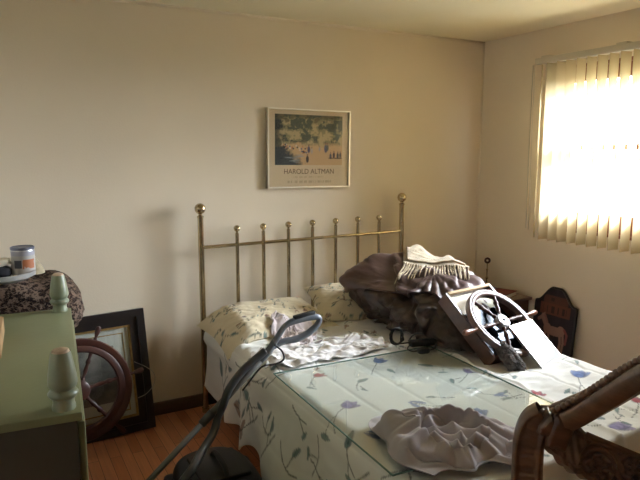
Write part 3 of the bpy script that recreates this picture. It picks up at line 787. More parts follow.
# the shallow wooden box the wheel lies on, with a mirror inside
def wheel_space(name, label, cat, off):
    p = Wm @ Vector(off); return thing(name, label, cat, p, WROT)
bx = wheel_space('wooden_box', 'shallow dark wooden box with a cream inner panel behind the pale ship wheel', 'box', (0, 0, -0.022))
b = bmesh.new()
box(b, (-0.205, -0.165, -0.075), (-0.19, 0.25, 0)); box(b, (0.155, -0.165, -0.075), (0.17, 0.25, 0))
box(b, (-0.19, -0.165, -0.075), (0.155, -0.15, 0)); box(b, (-0.19, 0.235, -0.075), (0.155, 0.25, -0.012)); box(b, (-0.19, -0.15, -0.075), (0.155, 0.235, -0.065))
link('case', b, 'night', bx)
boxo('top_lip', (-0.19, 0.236, -0.012), (0.155, 0.252, 0.004), 'book_tan', bx, bev=0.003)
boxo('inner_panel', (-0.188, 0.12, -0.05), (0.153, 0.234, -0.03), 'cream', bx)
boxo('mirror', (-0.188, -0.148, -0.05), (0.153, 0.119, -0.03), 'mirror', bx)
fb = lumpy('fur_cushion', (0, 0, 0), 0.042, 0.085, 0.036, 'fur', 6, None, e=0.8, amp=0.25, ns=3.5, nu=60, nv=30)
fb.location = Wm @ Vector((-0.135, -0.195, 0.0)); fb.rotation_euler = WROT; tag(fb, 'small dark shaggy fur cushion under the white panel beside the pale ship wheel', 'cushion')
pp = wheel_space('white_panel', 'white framed panel leaning against the hub of the pale ship wheel', 'panel', (0.075, -0.178, 0.028))
boxo('sheet', (-0.094, -0.124, 0), (0.094, 0.124, 0.006), 'white_paper', pp)
b = bmesh.new()
for a_, b_ in (((-0.1, -0.13), (-0.094, 0.13)), ((0.094, -0.13), (0.1, 0.13)), ((-0.094, -0.13), (0.094, -0.124)), ((-0.094, 0.124), (0.094, 0.13))):
    box(b, (a_[0], a_[1], -0.006), (b_[0], b_[1], 0.009))
link('thin_frame', b, 'picwire', pp)

# ------------------------------------------------------------------ framed poster
def poster():
    w, h = 0.612, 0.512
    t = thing('framed_poster', 'silver framed poster of a park scene hanging above the headboard', 'poster', (1.866, WB - 0.004, 1.63), (0, R(0.6), 0))
    # local: x right, z up, faces -y
    nx, nz = 230, 190
    U, V = np.meshgrid(np.linspace(0, 1, nx), np.linspace(0, 1, nz), indexing='ij')    # u right, v up
    C = np.empty((nx, nz, 3)); C[:] = (0.74, 0.60, 0.40)
    rng = random.Random(21)
    x0, x1, y0, y1 = 0.075, 0.925, 0.285, 0.945
    art = (U > x0) & (U < x1) & (V > y0) & (V < y1)
    u = (U - x0) / (x1 - x0); v = (V - y0) / (y1 - y0)
    n1 = fbm(U, V, 14, 40, 4); n2 = fbm(U, V, 42, 50, 3)
    A = np.empty_like(C); A[:] = (0.52, 0.35, 0.19)                 # path
    foliage = sstep(0.36, 0.46, v + 0.06 * n1)
    fc = np.where((n1 + 0.5 * n2)[..., None] > 0.35, np.array((0.42, 0.33, 0.18)), np.where((n1 - 0.3 * n2)[..., None] > -0.15, np.array((0.24, 0.215, 0.115)), np.array((0.09, 0.10, 0.07))))
    A = A * (1 - foliage[..., None]) + fc * foliage[..., None]
    lf = 1 - sstep(0.07, 0.20, u + 0.05 * n1 + 0.05 * v); A = A * (1 - 0.85 * lf[..., None]) + np.array((0.03, 0.04, 0.04)) * 0.85 * lf[..., None]
    dk = (1 - sstep(0.30, 0.46, u + 0.6 * v + 0.05 * n2)) * (v < 0.36); A = A * (1 - dk[..., None]) + np.array((0.05, 0.06, 0.065)) * dk[..., None]
    topd = sstep(0.9, 0.98, v + 0.12 * n1); A = A * (1 - 0.7 * topd[..., None]) + np.array((0.05, 0.05, 0.03)) * 0.7 * topd[..., None]
    def dab(cx, cy, rx, ry, col, al=0.9):
        a = al * (1 - sstep(0.7, 1.1, np.hypot((u - cx) / rx, (v - cy) / ry)))
        A[:] = A * (1 - a[..., None]) + np.array(col) * a[..., None]
    for k in range(46):                                                # crowd along the left and far edge
        cx = rng.uniform(0.10, 0.46); cy = 0.40 - 0.55 * (cx - 0.1) * rng.uniform(0.2, 0.9) + rng.uniform(-0.05, 0.03)
        dab(cx, cy, 0.013, 0.02, rng.choice([(0.6, 0.52, 0.42), (0.5, 0.36, 0.2), (0.10, 0.12, 0.2), (0.03, 0.03, 0.04), (0.45, 0.2, 0.1)]))
    for k in range(10): dab(rng.uniform(0.17, 0.42), rng.uniform(0.05, 0.2), 0.055, 0.012, (0.26, 0.30, 0.32), 0.6)
    for cx, cy, s, col in ((0.49, 0.31, 1.3, (0.06, 0.06, 0.14)), (0.535, 0.28, 1.0, (0.4, 0.34, 0.3)), (0.47, 0.115, 1.3, (0.02, 0.025, 0.03)), (0.745, 0.33, 1.5, (0.09, 0.10, 0.17)), (0.77, 0.35, 1.2, (0.12, 0.13, 0.12)), (0.65, 0.32, 0.8, (0.3, 0.3, 0.3)), (0.82, 0.18, 1, (0.05, 0.06, 0.1)), (0.87, 0.2, 1.1, (0.03, 0.03, 0.05)), (0.93, 0.19, 1.1, (0.04, 0.05, 0.06)), (0.97, 0.2, 1.0, (0.06, 0.06, 0.08))):
        dab(cx, cy, 0.018 * s, 0.06 * s, col)
        dab(cx, cy + 0.068 * s, 0.010 * s, 0.015 * s, (0.2, 0.13, 0.09))
    for cx in (0.83, 0.9, 0.96): dab(cx, 0.14, 0.05, 0.014, (0.03, 0.03, 0.03), 0.8)
    C = np.where(art[..., None], A * 1.3, C)
    # faint illegible small lines under the title
    rr = np.random.default_rng(3)
    for vv, ua, ub, hh, al in ((0.125, 0.30, 0.68, 0.010, 0.25), (0.062, 0.22, 0.80, 0.016, 0.34)):
        tick = vnoise(U, np.zeros_like(U), 120, 4) > -0.15
        gap = vnoise(U, np.zeros_like(U), 16, 9) > -0.55
        mk = (np.abs(V - vv) < hh) & (U > ua) & (U < ub) & tick & gap
        C[mk] = C[mk] * (1 - al) + np.array((0.22, 0.15, 0.09)) * al
    P = np.stack([(U - 0.5) * (w - 0.02), np.full_like(U, -0.012), (V - 0.5) * (h - 0.02)], -1)
    me = grid_mesh('print_sheet', P); set_print(me, C); sh = link('print_sheet', me, 'poster', t)
    cu = bpy.data.curves.new('title', 'FONT'); cu.body = 'HAROLD ALTMAN'; cu.size = 0.052; cu.align_x = 'CENTER'; cu.extrude = 0.0002
    tmp = bpy.data.objects.new('tmp', cu); COL.objects.link(tmp); bpy.context.view_layer.update()
    dg = bpy.context.evaluated_depsgraph_get(); tm = bpy.data.meshes.new_from_object(tmp.evaluated_get(dg))
    COL.objects.unlink(tmp); bpy.data.objects.remove(tmp)
    bb = [v.co.x for v in tm.vertices]; k = 0.372 / (max(bb) - min(bb))
    for v in tm.vertices: v.co = Vector((v.co.x * k, -0.0132 - v.co.z, v.co.y * 0.90 - 0.5 * (h - 0.02) + 0.167 * (h - 0.02)))
    link('title_lettering', tm, mat('title_ink', (0.17, 0.10, 0.06), 0.7), sh)
    bm = bmesh.new(); fw = 0.009
    for a, b in (((-w / 2, -h / 2), (-w / 2 + fw, h / 2)), ((w / 2 - fw, -h / 2), (w / 2, h / 2)), ((-w / 2 + fw, -h / 2), (w / 2 - fw, -h / 2 + fw)), ((-w / 2 + fw, h / 2 - fw), (w / 2 - fw, h / 2))):
        box(bm, (a[0], -0.028, a[1]), (b[0], 0.0, b[1]))
    link('metal_frame', bm, mat('pale_champagne_metal', (0.90, 0.85, 0.74), 0.38, 0.85), t)
    boxo('picture_glass', (-w / 2 + fw, -0.0185, -h / 2 + fw), (w / 2 - fw, -0.0165, h / 2 - fw), 'picglass', t)
    boxo('backing_board', (-w / 2 + fw, -0.010, -h / 2 + fw), (w / 2 - fw, -0.001, h / 2 - fw), 'cardboard', t)
poster()

# ------------------------------------------------------------------ dresser
ANG = R(-5)
dr = thing('green_dresser', 'sage green painted dresser with turned finials on its right-hand corners', 'dresser', (0.153, 1.448, 0), (0, 0, ANG))
# local: x<0 towards the left wall, y along the room
DL, DW, DZ = 1.05, 0.50, 1.0
b = bmesh.new(); box(b, (-DW, 0.012, 0.06), (-0.012, DL - 0.012, DZ - 0.022)); link('case', b, mat('shaded_case_green', (0.060, 0.054, 0.036), 0.55, var=0.08, vscale=6), dr)  # case colour darkened to paint in the shade on the near end
boxo('top', (-DW, 0, DZ - 0.022), (0, DL, DZ), 'green', dr, bev=0.004)
boxo('plinth', (-DW, 0.03, 0), (-0.03, DL - 0.03, 0.06), 'green', dr)
for k in range(4):
    z0 = 0.09 + k * 0.222
    d = boxo('drawer', (-0.011, 0.035, z0), (0.006, DL - 0.035, z0 + 0.205), 'green', dr, bev=0.004)
    boxo('finger_pull', (0.004, 0.42, z0 + 0.165), (0.010, 0.63, z0 + 0.182), 'base', d)
FP = [(0, 0), (0.027, 0), (0.027, 0.008), (0.0245, 0.014), (0.0245, 0.026), (0.030, 0.030), (0.0345, 0.037), (0.0345, 0.041), (0.030, 0.047), (0.0265, 0.050), (0.0305, 0.055), (0.0335, 0.062), (0.0337, 0.070), (0.0318, 0.086), (0.0280, 0.110), (0.0240, 0.132), (0.0222, 0.141)]
for y in (0.04, DL - 0.035):
    f = latheo('finial', FP, 'green_worn', dr, 28, (-0.039, y, DZ), ang=50)
    latheo('worn_tip', [(0.0208, 0.1405), (0.018, 0.146), (0.008, 0.1495), (0, 0.150)], 'bare_wood', f, 28)

tag(boxo('cardboard_box', (-0.16, 0, 0), (0, 0.30, 0.055), 'cardboard', bev=0.003, loc=(-0.008, 1.955, 1.0005), rot=(0, 0, R(-3))), 'tan cardboard box on the green dresser at the far left edge', 'box')
# hidden low chest behind the dresser, the bag sits on it
ch = thing('low_chest', 'low dark wooden chest behind the green dresser, under the leopard print bag', 'chest', (-0.1, 2.82, 0))
boxo('case', (-0.33, -0.235, 0), (0.29, 0.235, 0.80), 'night', ch, bev=0.004); boxo('lid', (-0.345, -0.245, 0.80), (0.30, 0.245, 0.825), 'night', ch, bev=0.004)

def bag_shape(P):
    x = P[..., 0]; z = P[..., 2]
    P[..., 2] = z + np.where(z < 0, 0, 0.02 * np.sin(x * 22) - 0.035 * sstep(0.25, 0.37, x)) 
    return P
bag = thing('leopard_print_bag', 'leopard print plush bag slumped behind the green dresser', 'bag', (-0.07, 2.80, 0.826))
lumpy('bag_body', (0, 0, 0.136), 0.38, 0.215, 0.136, 'leopard', 3, bag, e=0.5, amp=0.07, squash=bag_shape)
bm = bmesh.new()
prism(bm, [(0.028 * math.cos(a) * (1 if math.cos(a) > 0 else 1.6), 0.012 * math.sin(a)) for a in np.linspace(0, 2 * PI, 20, endpoint=False)], -0.004, 0.004, Matrix.Translation((0.315, -0.02, 0.232)) @ Matrix.Rotation(R(32), 4, 'Y') @ Matrix.Rotation(R(90), 4, 'X'))
link('strap_end', bm, 'blackplastic', bag)
# flap rests over the right edge, hanging lower
tag(latheo('grey_dish', [(0, 0), (0.11, 0), (0.135, 0.014), (0.14, 0.032), (0.134, 0.034), (0.12, 0.018), (0, 0.010)], 'greydish', None, 32, (0.0, 2.72, 1.094)), 'pale grey shallow dish resting on top of the leopard print bag', 'dish')
can = thing('tin_can', 'tin can with blue rimmed lid and orange mark standing in the grey dish', 'can', (0.096, 2.72, 1.105))
latheo('can_body', [(0, 0), (0.043, 0), (0.044, 0.004), (0.044, 0.112), (0.042, 0.116), (0, 0.116)], 'tin', can, 32)
latheo('lid', [(0.0446, 0.108), (0.046, 0.111), (0.046, 0.118), (0.042, 0.120), (0.040, 0.117), (0, 0.117)], 'bluelid', can, 32)
nu_, nv_ = 128, 40
Ug, Vg = np.meshgrid(np.linspace(0, 2 * PI, nu_, endpoint=False), np.linspace(0, 1, nv_), indexing='ij')
P = np.stack([0.0446 * np.cos(Ug), 0.0446 * np.sin(Ug), 0.006 + 0.098 * Vg], -1)
C = np.empty((nu_, nv_, 3)); C[:] = (0.42, 0.40, 0.37)
C[(Vg > 0.82)] = (0.34, 0.34, 0.40)
mk = (Vg > 0.28) & (Vg < 0.66) & (fbm(Ug * 0.2, Vg * 0.3, 12, 5) > -0.25) & (((Ug - R(262) + PI) % (2 * PI) - PI) > 0) & (((Ug - R(262)) % (2 * PI)) < R(75)); C[mk] = (0.40, 0.14, 0.06)
mk = (Vg > 0.3) & (Vg < 0.62) & (((Ug - R(222)) % (2 * PI)) < R(38)); C[mk] = (0.05, 0.05, 0.06)
me = grid_mesh('paper_label', P, closed_u=True); set_print(me, C); link('paper_label', me, 'can_label', can, smooth=True)
tag(lumpy('polka_dot_pouch', (0, 0, 0), 0.075, 0.04, 0.026, 'dots', 8, amp=0.08, nu=40, nv=20, loc=(-0.025, 2.71, 1.128)), 'black pouch with white polka dots lying left of the tin can', 'pouch')
tag(lumpy('cream_cloth', (0, 0, 0), 0.08, 0.035, 0.017, 'cream', 5, amp=0.15, nu=40, nv=20, loc=(-0.03, 2.715, 1.166)), 'small folded cream cloth on top of the polka dot pouch', 'cloth')
tag(latheo('straw_cone', [(0, 0), (0.05, 0), (0.045, 0.02), (0.012, 0.075), (0, 0.078)], 'strawcone', None, 24, (0.135, 2.86, 1.085)), 'small beige woven cone behind the tin can', 'ornament')

# ------------------------------------------------------------------ leaning frame and dark wheel
LA = math.atan2(0.135, 0.69)
lf = thing('leaning_picture', 'black framed picture with gilt liner leaning on the back wall', 'picture', (0.367, 3.405, 0.0), (-LA * 0.92, R(-1.2), R(2)))
# local: x right, z up, faces -y
fw, fh = 0.385, 0.70
def frame_ring(bm, hw, z0, z1, w, y0, y1):
    box(bm, (-hw, y0, z0), (-hw + w, y1, z1)); box(bm, (hw - w, y0, z0), (hw, y1, z1))
    box(bm, (-hw + w, y0, z0), (hw - w, y1, z0 + w)); box(bm, (-hw + w, y0, z1 - w), (hw - w, y1, z1))
bm = bmesh.new(); frame_ring(bm, fw, 0, fh, 0.042, -0.045, 0.0); link('outer_frame', bm, 'black_wood', lf)
bm = bmesh.new(); frame_ring(bm, fw - 0.04, 0.04, fh - 0.04, 0.045, -0.032, -0.002); link('inner_frame', bm, 'black_wood', lf)
bm = bmesh.new(); frame_ring(bm, fw - 0.085, 0.085, fh - 0.085, 0.012, -0.026, -0.004); link('gilt_liner', bm, 'gold', lf)
boxo('mat_board', (-fw + 0.09, -0.014, 0.09), (fw - 0.09, -0.004, fh - 0.09), mat('pale_mat_board', (0.66, 0.70, 0.62), 0.6, var=0.03), lf)
bm = bmesh.new(); frame_ring(bm, fw - 0.125, 0.125, fh - 0.125, 0.006, -0.017, -0.012); link('fillet', bm, 'gold', lf)
boxo('picture_sheet', (-0.2, -0.016, 0.19), (0.2, -0.013, fh - 0.19), mat('dim_grey_print', (0.30, 0.31, 0.27), 0.7, col2=(0.10, 0.10, 0.09), vscale=9), lf)
boxo('glass', (-fw + 0.09, -0.023, 0.09), (fw - 0.09, -0.020, fh - 0.09), 'picglass', lf)
boxo('hanger', (-0.03, -0.05, fh - 0.005), (0.03, -0.02, fh + 0.025), 'blackplastic', lf, bev=0.004).location = (-0.02, 0, 0)
tubeo('hanging_wire', [(0.30, -0.05, 0.40), (0.36, -0.06, 0.36), (0.405, -0.05, 0.31), (0.40, -0.045, 0.25), (0.35, -0.05, 0.205), (0.30, -0.05, 0.19)], 0.0022, 'picwire', lf, n=6)
ship_wheel('ship_wheel', 'dark ship wheel propped on the floor against the black framed picture', (0.338, 3.285, 0.352), (R(90 - 11), R(0), R(3)), 0.275, 0.074, (0, 1, 2, 3, 4, 5), 'wood_wheel_dark', 'wood_wheel_dark', 'wood_wheel_dark', 1.27, R(8))

# ------------------------------------------------------------------ nightstand and its things
ns = thing('nightstand', 'dark mahogany nightstand in the corner beyond the bed', 'nightstand', (3.13, 3.235, 0))
boxo('case', (-0.225, -0.25, 0.08), (0.225, 0.25, 0.552), 'night', ns); boxo('top', (-0.24, -0.265, 0.552), (0.243, 0.265, 0.575), 'night', ns, bev=0.004)
for z in (0.12, 0.34):
    d = boxo('drawer', (-0.238, -0.22, z), (-0.224, 0.22, z + 0.19), 'night', ns, bev=0.004)
    k = latheo('knob', [(0.006, 0), (0.006, 0.012), (0.014, 0.018), (0.012, 0.028), (0, 0.03)], 'brass', d, 14, (-0.238, 0, z + 0.095)); k.rotation_euler = (0, -PI / 2, 0)
for x in (-0.2, 0.2):
    for y in (-0.22, 0.22): boxo('leg', (x - 0.02, y - 0.02, 0), (x + 0.02, y + 0.02, 0.08), 'night', ns)
def book(label, loc, rz, w, d, h, m, group='books on the nightstand'):
    k = thing('book', label, 'book', loc, (0, 0, R(rz)), group)
    bm = bmesh.new(); box(bm, (-w / 2, -d / 2, 0), (w / 2, d / 2, 0.003)); box(bm, (-w / 2, -d / 2, h - 0.003), (w / 2, d / 2, h)); box(bm, (-w / 2, d / 2 - 0.003, 0.003), (w / 2, d / 2, h - 0.003))
    link('cover', bm, m, k); boxo('pages', (-w / 2 + 0.005, -d / 2 + 0.004, 0.003), (w / 2 - 0.005, d / 2 - 0.003, h - 0.003), 'cream', k)
book('oxblood red book lying flat near the front of the nightstand', (3.20, 3.10, 0.5755), 20, 0.20, 0.15, 0.032, 'book_red')
book('tan book lying flat on the nightstand, behind the oxblood red one', (3.12, 3.24, 0.5755), -22, 0.21, 0.15, 0.028, 'book_tan')
cd = thing('candlestick', 'slim brass candlestick with a dark ring at its top in the corner', 'candlestick', (3.315, 3.37, 0.576))
latheo('base', [(0, 0), (0.035, 0), (0.035, 0.006), (0.016, 0.014), (0.008, 0.03), (0.0, 0.03)], 'brass_dark', cd, 20)
latheo('stem', [(0, 0.028), (0.006, 0.028), (0.005, 0.06), (0.011, 0.068), (0.011, 0.074), (0.005, 0.085), (0.005, 0.13), (0.010, 0.137), (0.005, 0.145), (0.005, 0.19), (0, 0.19)], 'brass', cd, 14)
bm = bmesh.new(); sweep(bm, [Vector((0.016 * math.cos(a), 0, 0.207 + 0.016 * math.sin(a))) for a in np.linspace(0, 2 * PI, 24, endpoint=False)], circ(0.0085, 8), up=Vector((0, 1, 0)), closed=True)
o = link('ring', bm, 'wood_wheel_dark', cd, smooth=True); o.rotation_euler = (0, 0, R(-40))

# horse sign
def sign():
    w, h = 0.335, 0.69
    t = thing('horse_sign', 'dark arched wooden sign with a pale horse, leaning on the right wall', 'sign', (3.29, 2.745, 0.0), (0, R(6), 0))
    # local: y to the left in view, faces -x
    nx, nz = 160, 260
    U, V = np.meshgrid(np.linspace(-1, 1, nx), np.linspace(0, 1, nz), indexing='ij')    # u: -1 = viewer's left (+y)
    prof = 0.58 + 0.105 * (1 - sstep(0.18, 0.92, np.abs(U + 0.02))) 
    Z = V * prof
    C = np.empty((nx, nz, 3)); C[:] = (0.022, 0.017, 0.022); C *= (1 + 0.3 * fbm(U, V, 4, 2))[..., None]
    x = U * w / 2
    panel = (np.abs(U) < 0.74) & (Z > 0.495) & (Z < 0.575); C[panel] = (0.115, 0.042, 0.028)
    panel2 = (np.abs(U) < 0.60) & (Z >= 0.575) & (Z < 0.63); C[panel2] = (0.085, 0.036, 0.026)
    let = (Z > 0.51) & (Z < 0.556) & (np.abs(U) < 0.6) & (vnoise(U, Z * 0 + 1, 18, 4) > 0.1) | (Z > 0.592) & (Z < 0.616) & (np.abs(U) < 0.25) & (vnoise(U, Z * 0 + 2, 22, 7) > 0.1)
    C[let] = (0.035, 0.018, 0.016)
    # horse, facing viewer's left
    Z = Z - 0.055
    PINK = (0.26, 0.15, 0.12)
    def ell(cx, cz, a, b, ang, col):
        dx, dz = x - cx, Z - cz; p = dx * math.cos(ang) + dz * math.sin(ang); q = -dx * math.sin(ang) + dz * math.cos(ang)
        C[(p / a) ** 2 + (q / b) ** 2 < 1] = col
    def limb(pts, r, col):
        for (ax, az), (bx_, bz) in zip(pts, pts[1:]): C[seg_dist(x, Z, ax, az, bx_, bz) < r] = col
    ell(0.015, 0.335, 0.072, 0.033, 0.0, PINK); ell(0.065, 0.345, 0.034, 0.036, 0, PINK); ell(-0.045, 0.345, 0.032, 0.036, 0, PINK)
    limb([(-0.05, 0.35), (-0.085, 0.405), (-0.09, 0.425)], 0.017, PINK); limb([(-0.088, 0.425), (-0.125, 0.395)], 0.0125, PINK); limb([(-0.085, 0.43), (-0.08, 0.446)], 0.005, PINK)
    limb([(-0.055, 0.33), (-0.06, 0.27), (-0.058, 0.20)], 0.009, PINK); limb([(-0.03, 0.32), (-0.028, 0.26), (-0.03, 0.20)], 0.009, PINK)
    limb([(0.06, 0.33), (0.072, 0.265), (0.064, 0.20)], 0.010, PINK); limb([(0.085, 0.335), (0.095, 0.27), (0.088, 0.20)], 0.009, PINK)
    limb([(0.095, 0.36), (0.118, 0.33), (0.112, 0.27)], 0.009, (0.20, 0.06, 0.06))
    limb([(-0.05, 0.385), (-0.075, 0.43)], 0.008, (0.22, 0.11, 0.09))
    Z = Z + 0.055
    Pf = np.stack([np.zeros_like(x), -x, Z], -1)
    me = grid_mesh('painted_face', Pf); set_print(me, C); link('painted_face', me, 'sign_paint', t)
    bm = bmesh.new(); us = np.linspace(-1, 1, 60); out = [(-uu * w / 2, float(0.58 + 0.105 * (1 - sstep(0.18, 0.92, np.abs(uu + 0.02))))) for uu in us]
    poly = [(w / 2, 0)] + out + [(-w / 2, 0)]
    prism(bm, poly, 0, 0.02, Matrix(((0, 0, 1, 0.0012), (1, 0, 0, 0), (0, 1, 0, 0), (0, 0, 0, 1))))
    link('board', bm, 'black_wood', t)
    bm = bmesh.new(); sweep(bm, [Vector((0.004, y, z)) for y, z in [(w / 2, 0.02)] + out + [(-w / 2, 0.02)]], circ(0.009, 8), up=Vector((1, 0, 0)))
    link('moulded_edge', bm, 'black_wood', t, smooth=True)
sign()

# ------------------------------------------------------------------ vacuum cleaner
vc = thing('canister_vacuum', 'black canister vacuum on the floor, grey wand propped on the bed edge', 'vacuum cleaner', (0.80, 2.42, 0))
G = lambda x, y, z: (x - 0.80, y - 2.42, z)
body = lumpy('canister', (0, 0, 0.135), 0.18, 0.25, 0.10, 'blackplastic', 4, vc, e=0.75, amp=0.0)
bm = bmesh.new(); box(bm, (-0.11, -0.15, 0.22), (0.11, 0.10, 0.245), None, 0.012); auto(link('top_cover', bm, 'blackplastic', vc))
tubeo('carry_handle', [(0, -0.14, 0.238), (0, -0.10, 0.272), (0, 0.02, 0.276), (0, 0.07, 0.238)], 0.012, 'blackplastic', vc, n=10)
for sx in (-1, 1):
    wv = latheo('wheel', [(0, -0.02), (0.075, -0.02), (0.08, -0.012), (0.08, 0.012), (0.075, 0.02), (0.03, 0.024), (0, 0.024)], 'blackplastic', vc, 28, (sx * 0.175, 0.12, 0.08)); wv.rotation_euler = (0, PI / 2 * sx, 0)
latheo('caster', [(0, -0.02), (0.03, -0.02), (0.03, 0.02), (0, 0.02)], 'blackplastic', vc, 16, (0, -0.17, 0.03), (0, PI / 2, 0))
A = Vector(G(0.385, 2.50, 0.075)); Bp = Vector(G(1.082, 2.455, 0.700))
wdir = (Bp - A).normalized()
pm = A + wdir * (Bp - A).length * 0.58
tubeo('lower_wand', [A, pm], 0.0135, 'greyplastic', vc, n=16, sub=1)
up_w = tubeo('upper_wand', [pm - wdir * 0.03, Bp], 0.0165, 'greyplastic', vc, n=16, sub=1)
tubeo('wand_collar', [pm - wdir * 0.05, pm + wdir * 0.02], 0.0195, 'darkgrey', vc, n=16, sub=1)
# handle: loop grip
hh = [G(1.03 + (p[0] - 1.07) * 1.08, p[1], p[2] + 0.004) for p in ((1.07, 2.457, 0.655), (1.115, 2.455, 0.70), (1.15, 2.45, 0.755), (1.185, 2.445, 0.805), (1.235, 2.44, 0.825), (1.315, 2.435, 0.833), (1.345, 2.433, 0.822), (1.338, 2.433, 0.795), (1.30, 2.437, 0.76), (1.24, 2.443, 0.735), (1.18, 2.45, 0.73), (1.13, 2.455, 0.712))]
tubeo('grip', hh, 0.0150, 'midgrey', vc, n=14, sub=6, up=(0, 1, 0), scale=[1.2, 1.2, 0.95, 0.9, 1.1, 1.15, 0.9, 0.95, 1.1, 1.1, 1.0, 1.0])
bm = bmesh.new(); box(bm, (-0.055, -0.014, -0.007), (0.055, 0.014, 0.010), Matrix.Translation(G(1.25, 2.437, 0.850)) @ Matrix.Rotation(R(-7), 4, 'Y'), 0.005)
auto(link('switch_panel', bm, 'blackplastic', vc))
tubeo('hose', [G(*p) for p in ((1.055, 2.45, 0.705), (0.99, 2.445, 0.665), (0.93, 2.44, 0.625), (0.87, 2.435, 0.56), (0.845, 2.445, 0.49), (0.83, 2.48, 0.42), (0.80, 2.46, 0.36), (0.72, 2.38, 0.325), (0.65, 2.30, 0.30), (0.56, 2.27, 0.22), (0.52, 2.20, 0.15), (0.60, 2.10, 0.10), (0.72, 2.13, 0.13), (0.79, 2.21, 0.15))], 0.0185, 'darkgrey', vc, n=14, sub=8)
tubeo('power_cable', [G(p[0] - 0.03, p[1], p[2]) for p in ((1.12, 2.425, 0.735), (1.155, 2.42, 0.70), (1.16, 2.41, 0.665), (1.12, 2.41, 0.648), (1.065, 2.42, 0.645), (1.03, 2.425, 0.62), (0.96, 2.425, 0.545))], 0.0045, 'blackplastic', vc, n=7)
bm = bmesh.new(); box(bm, (-0.055, -0.14, 0), (0.06, 0.14, 0.06), Matrix.Translation(G(0.37, 2.46, 0.004)), 0.018); auto(link('floor_head', bm, 'darkgrey', vc))

